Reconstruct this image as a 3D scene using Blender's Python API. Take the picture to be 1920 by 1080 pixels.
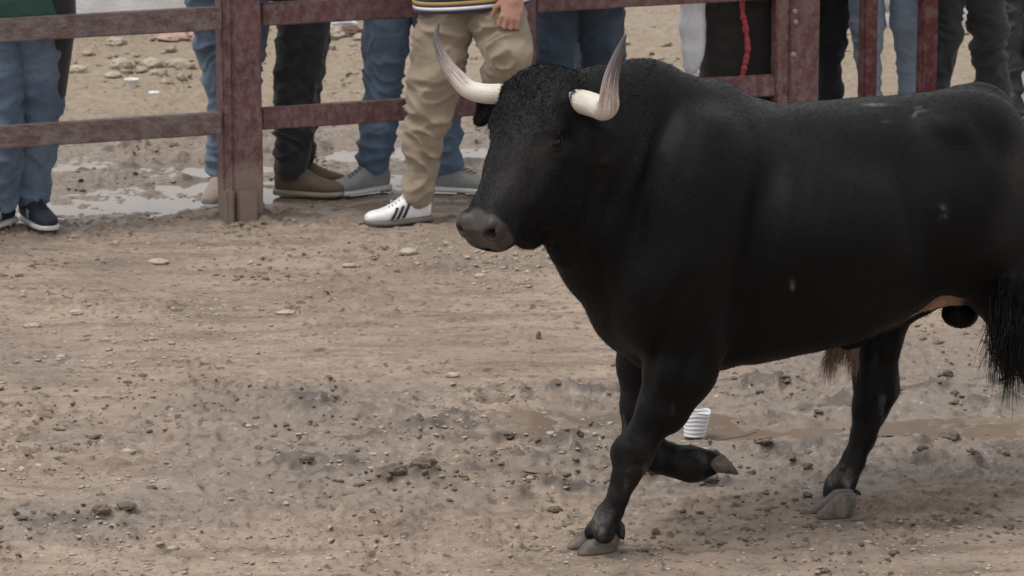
import bpy, math
import numpy as np
from mathutils import Vector
R = math.radians
for o in list(bpy.data.objects): bpy.data.objects.remove(o)
scn = bpy.context.scene
COL = scn.collection
rng = np.random.default_rng(11)

# ------------------------------------------------------------------ camera, sky, sun, exposure
CAM_H, FPX, PITCH = 3.3, 7750.0, R(12.62)
cd = bpy.data.cameras.new('camera'); cam = bpy.data.objects.new('camera', cd); COL.objects.link(cam)
cam.location = (0, 0, CAM_H); cam.rotation_euler = (R(90) - PITCH, 0, 0)
cd.sensor_width = 36; cd.lens = FPX / 1920 * 36; cd.clip_start = .1; cd.clip_end = 3000
cd.dof.use_dof = True; cd.dof.focus_distance = 11.75; cd.dof.aperture_fstop = 11.0
scn.camera = cam
scn.render.resolution_x = 1024; scn.render.resolution_y = 576
SUN_EL, SUN_AZ = R(66), R(-115)
w = bpy.data.worlds.new('World'); scn.world = w; w.use_nodes = True
nt = w.node_tree; nt.nodes.clear()
sky = nt.nodes.new('ShaderNodeTexSky'); sky.sky_type = 'NISHITA'; sky.sun_disc = False
sky.sun_elevation = SUN_EL; sky.sun_rotation = SUN_AZ; sky.air_density = 1.6; sky.dust_density = 6; sky.ozone_density = 1
hs = nt.nodes.new('ShaderNodeHueSaturation'); hs.inputs['Saturation'].default_value = .12
bg = nt.nodes.new('ShaderNodeBackground'); bg.inputs['Strength'].default_value = .09
wo = nt.nodes.new('ShaderNodeOutputWorld')
nt.links.new(sky.outputs[0], hs.inputs['Color']); cl_ = nt.nodes.new('ShaderNodeMix'); cl_.data_type = 'RGBA'; cl_.inputs[0].default_value = .65; cl_.inputs[7].default_value = (9.0, 9.1, 9.3, 1)   # even cloud layer over the sky
nt.links.new(hs.outputs[0], cl_.inputs[6]); nt.links.new(cl_.outputs[2], bg.inputs['Color']); nt.links.new(bg.outputs[0], wo.inputs['Surface'])
sl = bpy.data.lights.new('sun', 'SUN'); sl.energy = 1.3; sl.angle = R(24); sl.color = (1, .97, .93)
sun = bpy.data.objects.new('sun', sl); COL.objects.link(sun); sun.rotation_euler = (R(90) - SUN_EL, 0, R(180) - SUN_AZ)
scn.view_settings.view_transform = 'Standard'; scn.view_settings.look = 'None'
scn.view_settings.gamma = 1; scn.view_settings.exposure = .38

# ------------------------------------------------------------------ measuring helpers (reference is 1920 x 1080)
C0 = np.array([0, 0, CAM_H]); FW = np.array([0, math.cos(PITCH), -math.sin(PITCH)]); UP = np.array([0, math.sin(PITCH), math.cos(PITCH)])
def ray(px, py): return np.array([1., 0, 0]) * (px - 960) / FPX - UP * (py - 540) / FPX + FW
def G(px, py, z=0.):
    d = ray(px, py); return C0 + d * ((z - CAM_H) / d[2])
def P(px, py, Y):
    d = ray(px, py); return C0 + d * (Y / d[1])
def plane_hit(px, py, o, n):
    d = ray(px, py); return C0 + d * (np.dot(o - C0, n) / np.dot(d, n))

# ------------------------------------------------------------------ noise
def _h(ix, iy, iz, seed):
    n = (ix.astype(np.int64) * 374761393 + iy.astype(np.int64) * 668265263 + iz.astype(np.int64) * 2147483647 + seed * 974711) & 0xffffffff
    n = ((n ^ (n >> 13)) * 1274126177) & 0xffffffff
    n = ((n ^ (n >> 16)) * 2246822519) & 0xffffffff
    return ((n ^ (n >> 15)) & 0xffffff).astype(np.float32) / 16777215.
def vnoise(p, seed=0):
    p = np.asarray(p); f = np.floor(p); i = f.astype(np.int64); t = (p - f).astype(np.float32); t = t * t * (3 - 2 * t)
    r = 0
    nd = p.shape[-1]
    z0 = np.zeros_like(i[..., 0])
    for dx in (0, 1):
        wx = t[..., 0] if dx else 1 - t[..., 0]
        for dy in (0, 1):
            wy = t[..., 1] if dy else 1 - t[..., 1]
            for dz in ((0, 1) if nd == 3 else (0,)):
                wz = 1 if nd == 2 else (t[..., 2] if dz else 1 - t[..., 2])
                r = r + wx * wy * wz * _h(i[..., 0] + dx, i[..., 1] + dy, (i[..., 2] + dz) if nd == 3 else z0, seed)
    return r
def fbm(p, oct=4, seed=0, gain=.5):
    s = 0; a = 1; tot = 0
    for o in range(oct):
        s = s + a * vnoise(p * (2.03 ** o) + o * 17.3, seed + o); tot += a; a *= gain
    return s / tot - .5
def sstep(a, b, x):
    t = np.clip((x - a) / (b - a), 0, 1); return t * t * (3 - 2 * t)

# ------------------------------------------------------------------ mesh helpers
def mesh_np(name, V, F, mat=None, smooth=True, attrs=None):
    me = bpy.data.meshes.new(name); V = np.asarray(V, np.float32); F = np.asarray(F, np.int32)
    k = F.shape[1]
    me.vertices.add(len(V)); me.vertices.foreach_set('co', V.ravel())
    me.loops.add(F.size); me.loops.foreach_set('vertex_index', F.ravel())
    me.polygons.add(len(F)); me.polygons.foreach_set('loop_start', np.arange(0, F.size, k, dtype=np.int32))
    me.update(calc_edges=True)
    if smooth: me.polygons.foreach_set('use_smooth', np.ones(len(F), bool))
    for a, val in (attrs or {}).items():
        at = me.attributes.new(a, 'FLOAT', 'POINT'); at.data.foreach_set('value', np.asarray(val, np.float32))
    if mat: me.materials.append(mat)
    return me
def obj(name, me, parent=None, **kw):
    o = bpy.data.objects.new(name, me); COL.objects.link(o)
    if parent is not None:
        o.parent = parent
        if parent.parent is None: o.location = -parent.location
    for k, v in kw.items(): o[k] = v
    return o
def thing(name, loc, label, category, group=None):
    o = bpy.data.objects.new(name, None); COL.objects.link(o); o.location = Vector([float(a) for a in loc]); o.empty_display_size = .1
    o['label'] = label; o['category'] = category
    if group: o['group'] = group
    return o
def vnormals(me):
    n = np.empty(len(me.vertices) * 3, np.float32); me.vertex_normals.foreach_get('vector', n); return n.reshape(-1, 3)
def setco(me, V): me.vertices.foreach_set('co', np.asarray(V, np.float32).ravel()); me.update()
def getco(me):
    v = np.empty(len(me.vertices) * 3, np.float32); me.vertices.foreach_get('co', v); return v.reshape(-1, 3)

class Field:
    def play(s):
        for nm, a, k in s.ops: getattr(Field, nm)(s, *a, **k)
    def __init__(s, lo, hi, h):
        s.lo = np.array(lo, float); s.h = h
        s.n = np.ceil((np.array(hi, float) - s.lo) / h).astype(int) + 1
        s.v = np.full(s.n, .5, np.float32)
    def _box(s, lo, hi):
        a = np.clip(np.floor((np.array(lo) - s.lo) / s.h).astype(int), 0, s.n); b = np.clip(np.ceil((np.array(hi) - s.lo) / s.h).astype(int) + 1, 0, s.n)
        sl = tuple(slice(a[i], b[i]) for i in range(3))
        if any(a[i] >= b[i] for i in range(3)): return None, None
        g = [(s.lo[i] + np.arange(a[i], b[i]) * s.h).astype(np.float32) for i in range(3)]
        return sl, (g[0][:, None, None], g[1][None, :, None], g[2][None, None, :])
    def _merge(s, sl, d, k, sub):
        a = s.v[sl]
        if sub:
            hh = np.maximum(k - np.abs(a + d), 0) / k; s.v[sl] = np.maximum(a, -d) + hh * hh * k / 4
        else:
            hh = np.maximum(k - np.abs(a - d), 0) / k; s.v[sl] = np.minimum(a, d) - hh * hh * k / 4
    def cone(s, a, b, ra, rb, k=.03, sub=False):
        a = np.array(a, float); b = np.array(b, float); m = max(ra, rb) + k + 3 * s.h
        sl, g = s._box(np.minimum(a, b) - m, np.maximum(a, b) + m)
        if sl is None: return
        ab = b - a; L = max(ab @ ab, 1e-9)
        x, y, z = g[0] - a[0], g[1] - a[1], g[2] - a[2]
        t = np.clip((x * ab[0] + y * ab[1] + z * ab[2]) / L, 0, 1)
        d = np.sqrt((x - t * ab[0]) ** 2 + (y - t * ab[1]) ** 2 + (z - t * ab[2]) ** 2) - (ra + (rb - ra) * t)
        s._merge(sl, d, k, sub)
    def chain(s, pts, rs, k=.03):
        for i in range(len(pts) - 1): s.cone(pts[i], pts[i + 1], rs[i], rs[i + 1], k)
    def ell(s, c, r, M=None, k=.03, sub=False):
        c = np.array(c, float); r = np.array(r, float); m = r.max() + k + 3 * s.h
        sl, g = s._box(c - m, c + m)
        if sl is None: return
        M = np.eye(3) if M is None else np.array(M, float)
        x, y, z = g[0] - c[0], g[1] - c[1], g[2] - c[2]
        q = [x * M[i, 0] + y * M[i, 1] + z * M[i, 2] for i in range(3)]
        k0 = np.sqrt(sum((q[i] / r[i]) ** 2 for i in range(3))) + 1e-6; k1 = np.sqrt(sum((q[i] / r[i] ** 2) ** 2 for i in range(3))) + 1e-6
        s._merge(sl, k0 * (k0 - 1) / k1, k, sub)
    def loft(s, o, M, st, e=2.0, k=.03, sub=False):
        """st rows: t, c1, c2, r1, r2   (M rows: along, side, up)"""
        st = np.array(st, float); M = np.array(M, float); o = np.array(o, float)
        tt = np.linspace(st[0, 0], st[-1, 0], 160); tab = []
        for c in range(1, 5):
            yv = np.interp(tt, st[:, 0], st[:, c]); kk = np.ones(9) / 9
            tab.append(np.convolve(np.pad(yv, 4, mode='edge'), kk, 'valid'))
        pts = []
        for i in range(len(st)):
            for a in (-1, 1):
                for b in (-1, 1):
                    pts.append(o + M[0] * st[i, 0] + M[1] * (st[i, 1] + a * st[i, 3]) + M[2] * (st[i, 2] + b * st[i, 4]))
        pts = np.array(pts); m = k + 3 * s.h
        sl, g = s._box(pts.min(0) - m, pts.max(0) + m)
        if sl is None: return
        x, y, z = g[0] - o[0], g[1] - o[1], g[2] - o[2]
        q = [x * M[i, 0] + y * M[i, 1] + z * M[i, 2] for i in range(3)]
        tc = np.clip(q[0], st[0, 0], st[-1, 0])
        ii = (tc - st[0, 0]) / (st[-1, 0] - st[0, 0]) * 159; i0 = np.clip(ii.astype(int), 0, 158); f = ii - i0
        v = [(T[i0] * (1 - f) + T[i0 + 1] * f).astype(np.float32) for T in tab]
        rr = (np.abs((q[1] - v[0]) / v[2]) ** e + np.abs((q[2] - v[1]) / v[3]) ** e) ** (1 / e)
        d = (rr - 1) * np.minimum(v[2], v[3]); dt = np.abs(q[0] - tc)
        d = np.where(dt > 0, np.sqrt(np.maximum(d, 0) ** 2 + dt ** 2), np.maximum(d, np.maximum(st[0, 0] - q[0], q[0] - st[-1, 0])))
        s._merge(sl, d, k, sub)
    def mesh(s, smooth=1):
        v = s.v; n = np.array(v.shape); sg = v < 0
        cnt = np.zeros(n - 1, np.int8)
        for i in (0, 1):
            for j in (0, 1):
                for k in (0, 1): cnt += sg[i:n[0] - 1 + i, j:n[1] - 1 + j, k:n[2] - 1 + k]
        act = (cnt > 0) & (cnt < 8); cells = np.argwhere(act); idx = np.full(act.shape, -1, np.int32); idx[act] = np.arange(len(cells))
        pos = np.zeros((len(cells), 3)); wt = np.zeros(len(cells))
        for ax in range(3):
            o1, o2 = [a for a in range(3) if a != ax]
            for a in (0, 1):
                for b in (0, 1):
                    c0 = np.zeros(3, int); c0[o1] = a; c0[o2] = b; c1 = c0.copy(); c1[ax] = 1
                    q0 = cells + c0; q1 = cells + c1
                    v0 = v[q0[:, 0], q0[:, 1], q0[:, 2]]; v1 = v[q1[:, 0], q1[:, 1], q1[:, 2]]
                    m = (v0 < 0) != (v1 < 0); t = np.where(m, v0 / np.where(m, v0 - v1, 1), 0)
                    p = c0 + (c1 - c0) * t[:, None]; pos[m] += p[m]; wt += m
        V = (pos / wt[:, None] + cells) * s.h + s.lo
        quads = []
        for ax in range(3):
            o1, o2 = (ax + 1) % 3, (ax + 2) % 3
            A = np.take(sg, range(0, n[ax] - 1), ax); B = np.take(sg, range(1, n[ax]), ax)
            e = np.argwhere(A != B); e = e[(e[:, o1] > 0) & (e[:, o2] > 0) & (e[:, o1] < n[o1] - 1) & (e[:, o2] < n[o2] - 1)]
            ins = A[e[:, 0], e[:, 1], e[:, 2]]
            def cell(d1, d2):
                q = e.copy(); q[:, o1] -= d1; q[:, o2] -= d2; return idx[q[:, 0], q[:, 1], q[:, 2]]
            Q = np.stack([cell(1, 1), cell(0, 1), cell(0, 0), cell(1, 0)], 1)
            Q[~ins] = Q[~ins][:, ::-1]; quads.append(Q)
        F = np.concatenate(quads); F = F[(F >= 0).all(1)]
        for _ in range(smooth):
            E = np.concatenate([F[:, [0, 1]], F[:, [1, 2]], F[:, [2, 3]], F[:, [3, 0]]])
            dg = np.bincount(E[:, 0], minlength=len(V)) + np.bincount(E[:, 1], minlength=len(V))
            S = np.stack([np.bincount(E[:, 0], V[E[:, 1], c], len(V)) + np.bincount(E[:, 1], V[E[:, 0], c], len(V)) for c in range(3)], 1)
            V = V * .5 + .5 * S / np.maximum(dg, 1)[:, None]
        return V, F

def catmull(pts, n):
    p = np.array(pts, float); p = np.vstack([2 * p[0] - p[1], p, 2 * p[-1] - p[-2]]); out = []
    m = len(p) - 3
    for t in np.linspace(0, m - 1e-6, n):
        i = int(t); f = t - i; a, b, c, d = p[i:i + 4]
        out.append(.5 * (2 * b + (c - a) * f + (2 * a - 5 * b + 4 * c - d) * f * f + (3 * b - a - 3 * c + d) * f ** 3))
    return np.array(out)
def tube(path, rad, sides=16):
    path = np.array(path); n = len(path); T = np.gradient(path, axis=0); T /= np.linalg.norm(T, axis=1)[:, None]
    N = np.zeros_like(T); a = np.cross(T[0], [0.3, .2, 1.]); N[0] = a / np.linalg.norm(a)
    for i in range(1, n):
        q = N[i - 1] - T[i] * (N[i - 1] @ T[i]); N[i] = q / np.linalg.norm(q)
    Bn = np.cross(T, N); th = np.linspace(0, 2 * np.pi, sides, endpoint=False)
    V = path[:, None] + (N[:, None] * np.cos(th)[None, :, None] + Bn[:, None] * np.sin(th)[None, :, None]) * np.array(rad)[:, None, None]
    V = V.reshape(-1, 3); F = []
    i, j = np.meshgrid(np.arange(n - 1), np.arange(sides), indexing='ij'); j2 = (j + 1) % sides
    F = np.stack([i * sides + j, i * sides + j2, (i + 1) * sides + j2, (i + 1) * sides + j], -1).reshape(-1, 4)
    V = np.vstack([V, path[:1], path[-1:]]); c0, c1 = len(V) - 2, len(V) - 1; jj = np.arange(sides); j2 = (jj + 1) % sides
    F = np.vstack([F, np.stack([j2, jj, np.full(sides, c0), np.full(sides, c0)], 1), np.stack([(n - 1) * sides + jj, (n - 1) * sides + j2, np.full(sides, c1), np.full(sides, c1)], 1)])
    return V, F[:, :4]
def tube_mesh(name, path, rad, mat, sides=16, attrs=None):
    V, F = tube(path, rad, sides); q = F[F[:, 2] != F[:, 3]]; t = F[F[:, 2] == F[:, 3]][:, :3]
    me = bpy.data.meshes.new(name); me.from_pydata(V.tolist(), [], q.tolist() + t.tolist()); me.update()
    me.polygons.foreach_set('use_smooth', np.ones(len(me.polygons), bool)); me.materials.append(mat)
    for a, val in (attrs or {}).items():
        at = me.attributes.new(a, 'FLOAT', 'POINT'); at.data.foreach_set('value', np.asarray(val, np.float32))
    return me
def ribbons(C, width, rnd):
    """C (n,k,3) centre lines -> ribbons tapering to the tip"""
    n, k, _ = C.shape; T = C[:, -1] - C[:, 0]; S = np.cross(T, rnd); S /= np.linalg.norm(S, axis=1)[:, None] + 1e-9
    wd = (np.linspace(1, .15, k)[None, :, None]) * (np.asarray(width).reshape(-1, 1, 1) if np.ndim(width) else width) * .5
    V = np.stack([C - S[:, None] * wd, C + S[:, None] * wd], 2).reshape(-1, 3)
    b = (np.arange(n) * k * 2)[:, None] + (np.arange(k - 1) * 2)[None]
    F = np.stack([b, b + 1, b + 3, b + 2], -1).reshape(-1, 4)
    return V, F
def boxes_mesh(name, boxes, mat, bevel=.004, sub=0):
    """boxes: (origin, M rows axes, half sizes)"""
    V = []; F = []
    for (o, M, hs) in boxes:
        b = len(V)
        for sx in (-1, 1):
            for sy in (-1, 1):
                for sz in (-1, 1): V.append(np.array(o) + M[0] * sx * hs[0] + M[1] * sy * hs[1] + M[2] * sz * hs[2])
        for f in ((0, 1, 3, 2), (4, 6, 7, 5), (0, 4, 5, 1), (2, 3, 7, 6), (0, 2, 6, 4), (1, 5, 7, 3)): F.append([b + i for i in f])
    me = bpy.data.meshes.new(name); me.from_pydata([tuple(v) for v in V], [], F); me.update()
    import bmesh
    bm = bmesh.new(); bm.from_mesh(me); bmesh.ops.recalc_face_normals(bm, faces=bm.faces)
    if bevel: bmesh.ops.bevel(bm, geom=bm.edges[:], offset=bevel, segments=2, affect='EDGES')
    if sub: bmesh.ops.subdivide_edges(bm, edges=[e for e in bm.edges if e.calc_length() > .12], cuts=sub, use_grid_fill=True)
    bm.to_mesh(me); bm.free(); me.materials.append(mat); return me

# ------------------------------------------------------------------ material helpers
def mat_new(name):
    m = bpy.data.materials.new(name); m.use_nodes = True; t = m.node_tree; b = t.nodes['Principled BSDF']; return m, t, b
def N(t, kind, **kw):
    n = t.nodes.new(kind)
    for k, v in kw.items():
        if k.startswith('_'): setattr(n, k[1:], v)
        else: n.inputs[k.replace('__', ' ')].default_value = v
    return n
def noise(t, scale, detail=4, rough=.6, vec=None, stretch=None):
    n = N(t, 'ShaderNodeTexNoise', Scale=scale, Detail=detail, Roughness=rough)
    tc = t.nodes.new('ShaderNodeTexCoord'); src = tc.outputs['Object'] if vec is None else vec
    if stretch:
        mp = t.nodes.new('ShaderNodeMapping'); mp.inputs['Scale'].default_value = stretch; t.links.new(src, mp.inputs[0]); src = mp.outputs[0]
    t.links.new(src, n.inputs['Vector']); return n.outputs['Fac']
def ramp(t, fac, stops):
    r = t.nodes.new('ShaderNodeValToRGB'); e = r.color_ramp.elements
    while len(e) < len(stops): e.new(.5)
    for i, (p, c) in enumerate(stops):
        e[i].position = p; e[i].color = (*c, 1) if len(c) == 3 else c
    t.links.new(fac, r.inputs[0]); return r.outputs[0]
def mix(t, fac, a, b, mode='MIX'):
    m = t.nodes.new('ShaderNodeMix'); m.data_type = 'RGBA'; m.blend_type = mode
    for s, v in ((m.inputs[0], fac), (m.inputs[6], a), (m.inputs[7], b)):
        if isinstance(v, (int, float)): s.default_value = v
        elif isinstance(v, tuple): s.default_value = (*v, 1) if len(v) == 3 else v
        else: t.links.new(v, s)
    return m.outputs[2]
def attr(t, name):
    a = t.nodes.new('ShaderNodeAttribute'); a.attribute_name = name; return a.outputs['Fac']
def math_(t, op, a, b=0.):
    m = t.nodes.new('ShaderNodeMath'); m.operation = op
    for s, v in ((m.inputs[0], a), (m.inputs[1], b)):
        if isinstance(v, (int, float)): s.default_value = v
        else: t.links.new(v, s)
    return m.outputs[0]
def bump(t, b, h, strength=.3, dist=.01):
    n = N(t, 'ShaderNodeBump', Strength=strength, Distance=dist); t.links.new(h, n.inputs['Height']); t.links.new(n.outputs[0], b.inputs['Normal']); return n
def setc(t, b, c):
    if isinstance(c, tuple): b.inputs['Base Color'].default_value = (*c, 1)
    else: t.links.new(c, b.inputs['Base Color'])
def grey(v): return (v, v, v)

def cloth(name, c, c2=None, fade=.5, rough=.85, weave=900, worn=4.):
    m, t, b = mat_new(name); c2 = c2 or tuple(x * 1.7 for x in c)
    n1 = noise(t, worn, 5, .65); n2 = noise(t, 60, 3, .6)
    col = mix(t, ramp(t, n1, [(.35, grey(0)), (.7, grey(fade))]), c, c2)
    col = mix(t, ramp(t, n2, [(.3, grey(0)), (.8, grey(.35))]), col, tuple(x * .6 for x in c))
    setc(t, b, col); b.inputs['Roughness'].default_value = rough
    b.inputs['Sheen Weight'].default_value = .15; b.inputs['Sheen Roughness'].default_value = .6
    hh = math_(t, 'ADD', math_(t, 'MULTIPLY', noise(t, 220, 2, .5), .5), noise(t, 30, 4, .6)); bump(t, b, hh, .35, .006)
    return m
M_denim = cloth('blue_denim', (.05, .088, .15), (.16, .235, .34), .95)
M_denim2 = cloth('mid_denim', (.05, .08, .13), (.16, .22, .31), .95)
M_denim_dark = cloth('deep_blue_denim', (.022, .042, .075), (.055, .09, .14), .7)
M_denim_light = cloth('pale_denim', (.2, .265, .36), (.34, .41, .5), .7)
M_black = cloth('black_cloth', (.012, .013, .015), (.022, .023, .027), .5)
M_black_denim = cloth('washed_black_denim', (.010, .012, .015), (.028, .033, .04), .8)
M_greyblack = cloth('charcoal_cloth', (.025, .028, .031), (.07, .078, .083), .8)
M_khaki = cloth('khaki_cotton', (.25, .195, .14), (.32, .26, .19), .6, .9)
M_navy = cloth('navy_knit', (.012, .016, .032))
M_green = cloth('green_cloth', (.02, .07, .05))
M_bluejacket = cloth('grey_blue_cloth', (.08, .1, .12))
M_white_cloth = cloth('white_cloth', (.75, .77, .82), (.85, .86, .9))
M_brownblack = cloth('dark_brown_cloth', (.009, .007, .006), (.016, .011, .01))
M_red = cloth('red_cloth', (.35, .015, .03), (.5, .1, .12), .8, worn=40)
def plain(name, c, rough=.6, **kw):
    m, t, b = mat_new(name); n = noise(t, 25, 4, .6); setc(t, b, mix(t, ramp(t, n, [(.35, grey(0)), (.7, grey(.5))]), c, tuple(x * .7 for x in c)))
    b.inputs['Roughness'].default_value = rough
    for k, v in kw.items(): b.inputs[k.replace('__', ' ')].default_value = v
    return m
M_skin = plain('skin', (.42, .22, .16), .5, Subsurface__Weight=.1)
M_hair = plain('hair', (.03, .02, .015), .5)
M_shoe_navy = plain('navy_mesh', (.012, .017, .035), .8)
M_shoe_brown = plain('tan_suede', (.15, .11, .08), .9)
M_shoe_grey = plain('grey_mesh', (.28, .28, .27), .8)
M_shoe_white = plain('white_leather', (.85, .85, .86), .45)
M_shoe_pink = plain('beige_canvas', (.36, .28, .24), .8)
M_shoe_black = plain('black_leather', (.015, .015, .015), .5)
M_sole_white = plain('white_rubber', (.6, .6, .6), .7)
M_sole_grey = plain('grey_rubber', (.17, .145, .13), .8)
M_sole_tan = plain('tan_rubber', (.3, .25, .2), .8)
M_sock = plain('grey_sock', (.3, .32, .4), .9)
M_stripe = plain('dark_leather', (.015, .015, .02), .5)
M_orange = plain('orange_fabric', (.6, .15, .05), .8)
M_yellow = plain('yellow_knit', (.45, .3, .1), .9)

# ------------------------------------------------------------------ ground
def axis(dense_lo, dense_hi, step, far, g=1.22):
    a = list(np.arange(dense_lo, dense_hi, step)); s = step; x = dense_lo
    lo = []
    while x > -far: s *= g; x -= s; lo.append(x)
    s = step; x = a[-1]; hi = []
    while x < far: s *= g; x += s; hi.append(x)
    return np.array(lo[::-1] + a + hi)
gx = axis(-2.75, 2.75, .0085, 600); gy1 = axis(10.6, 17.0, .0085, 600)
gy1 = gy1[gy1 < 16.99]; k = [16.99]; st = .0085
while k[-1] < 23: st = min(st * 1.01, .02); k.append(k[-1] + st)
while k[-1] < 900: st *= 1.25; k.append(k[-1] + st)
gy = np.concatenate([gy1, k])
X, Y = np.meshgrid(gx, gy, indexing='ij'); XY = np.stack([X, Y], -1)
def blob(px, py, rx, ry, rot=0.):
    c = G(px, py); dx = X - c[0]; dy = Y - c[1]; cr, sr = math.cos(rot), math.sin(rot)
    return np.exp(-(((dx * cr + dy * sr) / rx) ** 2 + ((-dx * sr + dy * cr) / ry) ** 2) ** 1.5)
warp = np.stack([fbm(XY * 1.3, 3, 40), fbm(XY * 1.3, 3, 50)], -1)
Z = .035 * fbm(XY * .9, 3, 1) + .016 * fbm(XY * 3.5 + warp, 3, 2)
mudband = np.clip(sum(blob(*a) for a in ((1000, 830, 1.5, .75), (1500, 820, 1.0, .6), (700, 800, .8, .6), (1750, 720, .6, .7), (300, 330, 3.2, .9), (1000, 300, 2.5, .9), (560, 940, .6, .25), (130, 980, .35, .2))), 0, 1)
r1 = 1 - np.abs(2 * vnoise(XY * 7 + warp * 3, 5) - 1); r2 = 1 - np.abs(2 * vnoise(XY * 17 + warp * 5, 6) - 1)
Z += mudband * (.022 * (r1 - .5) + .013 * (r2 - .5) + .005 * fbm(XY * 38, 3, 8))
Z += (.6 + .5 * mudband) * (.008 * fbm(XY * 14, 3, 9) + .008 * fbm(XY * 34, 3, 10) + .006 * fbm(XY * 75, 2, 12))
cl = sstep(.62, .8, vnoise(XY * 22 + warp * 4, 21)) * sstep(.45, .7, vnoise(XY * 2.3, 22)); Z += .009 * cl
cl2 = sstep(.7, .82, vnoise(XY * 48, 23)); Z += .011 * cl2 * sstep(.35, .65, vnoise(XY * 3.1 + 9, 24))
rut = fbm(np.stack([X * 1.7 + warp[..., 0] * 2, Y * 8 + warp[..., 1] * 5], -1), 4, 81); Z += .024 * rut * (.35 + .65 * mudband)
rut2 = 1 - np.abs(2 * vnoise(np.stack([X * 2.6 + Y * .8, Y * 13 + warp[..., 0] * 6], -1), 83) - 1); Z += .011 * (rut2 ** 2 - .3) * (.2 + .8 * mudband)
# hoof prints
for i in range(230):
    hx, hy = rng.uniform(-2.2, 2.4), rng.choice([rng.uniform(11.2, 14.5), rng.uniform(16.5, 19)])
    i0, i1 = np.searchsorted(gx, [hx - .2, hx + .2]); j0, j1 = np.searchsorted(gy, [hy - .2, hy + .2])
    a = rng.uniform(0, 6.28); dx = X[i0:i1, j0:j1] - hx; dy = Y[i0:i1, j0:j1] - hy
    q = np.sqrt(((dx * math.cos(a) + dy * math.sin(a)) / .062) ** 2 + ((-dx * math.sin(a) + dy * math.cos(a)) / .045) ** 2)
    am = rng.uniform(.2, 1) * (.25 + .75 * mudband[i0:i1, j0:j1])
    Z[i0:i1, j0:j1] += am * (-.027 * np.exp(-q ** 4) + .013 * np.exp(-((q - 1.25) / .25) ** 2) * (.4 + 1.2 * vnoise(np.stack([dx, dy], -1) * 30 + i, i)))
PUD = [(1130, 792, .33, .20), (930, 815, .22, .08), (1300, 795, .10, .24), (1690, 800, .5, .16), (1440, 815, .28, .1), (1180, 880, .25, .05), (960, 880, .14, .05),
       (130, 385, .35, .22), (300, 362, .55, .2), (640, 352, .75, .34), (850, 370, .4, .25), (330, 312, .42, .13), (700, 285, .5, .16), (900, 282, .25, .15), (60, 300, .3, .2), (1000, 330, .5, .2), (1850, 800, .3, .1)]
pud = np.clip(sum(blob(a, b, c * 1.15, d * 1.2) for a, b, c, d in PUD), 0, 1)
pudn = np.clip(pud * 1.1 + 1.1 * fbm(XY * [3, 6], 4, 77), 0, 1) * sstep(.05, .3, pud)
Z = Z * (1 - .3 * pudn) - .026 * pudn
# heaps of churned mud
HEAPS = [(760, 915, .16, .08, .055), (1190, 905, .10, .05, .03), (1060, 925, .14, .05, .035), (690, 830, .14, .06, .03), (830, 795, .16, .06, .03), (1130, 800, .1, .04, .03), (970, 828, .1, .04, .025), (560, 880, .13, .07, .03), (140, 985, .18, .07, .035), (230, 970, .07, .04, .03),
         (1500, 850, .15, .06, .025), (1730, 735, .12, .07, .04), (1440, 720, .12, .06, .03), (1560, 770, .2, .05, .03), (1330, 915, .15, .05, .025), (1080, 835, .09, .05, .03), (890, 880, .12, .05, .025), (1640, 855, .12, .05, .03), (1860, 760, .12, .05, .03), (470, 412, .3, .07, .02), (540, 410, .2, .06, .012)]
clump = np.zeros_like(Z); hn1 = vnoise(XY * 16, 131); hn2 = vnoise(XY * 42, 132)
rh = np.random.default_rng(21); spots_ = [(rh.uniform(560, 1230), rh.uniform(735, 945)) for _ in range(60)] + [(rh.uniform(1380, 1900), rh.uniform(715, 880)) for _ in range(26)] + [(rh.uniform(0, 900), rh.uniform(240, 370)) for _ in range(30)]
for px_, py_ in spots_:
    c = G(px_, py_); rx, ry = rh.uniform(.03, .10), rh.uniform(.02, .045); i0, i1 = np.searchsorted(gx, [c[0] - .25, c[0] + .25]); j0, j1 = np.searchsorted(gy, [c[1] - .15, c[1] + .15])
    q = np.exp(-(((X[i0:i1, j0:j1] - c[0]) / rx) ** 2 + ((Y[i0:i1, j0:j1] - c[1]) / ry) ** 2)); a = (.3 + 1.5 * hn1[i0:i1, j0:j1] * (.4 + hn2[i0:i1, j0:j1]))
    Z[i0:i1, j0:j1] += q * a * rh.uniform(.008, .022); clump[i0:i1, j0:j1] = np.maximum(clump[i0:i1, j0:j1], q * np.clip(a, 0, 1.3) * rh.uniform(.5, 1))
for a, b, c, d, h in HEAPS:
    clump = np.maximum(clump, blob(a, b, c * .9, d * .9) * np.clip(.2 + 1.5 * hn1 * (.4 + hn2), 0, 1))
    bl = blob(a, b, c, d); Z += bl * h * .8 * (.35 + .9 * vnoise(XY * 13 + a, 31) * (.5 + vnoise(XY * 45 + a, 32)))
fade = sstep(40, 20, np.maximum(np.abs(X), np.abs(Y - 14)))
Z = Z * (.25 + .75 * fade)
def gz(x, y):
    i = np.clip(np.searchsorted(gx, x), 1, len(gx) - 1); j = np.clip(np.searchsorted(gy, y), 1, len(gy) - 1); return Z[i, j]
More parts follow.
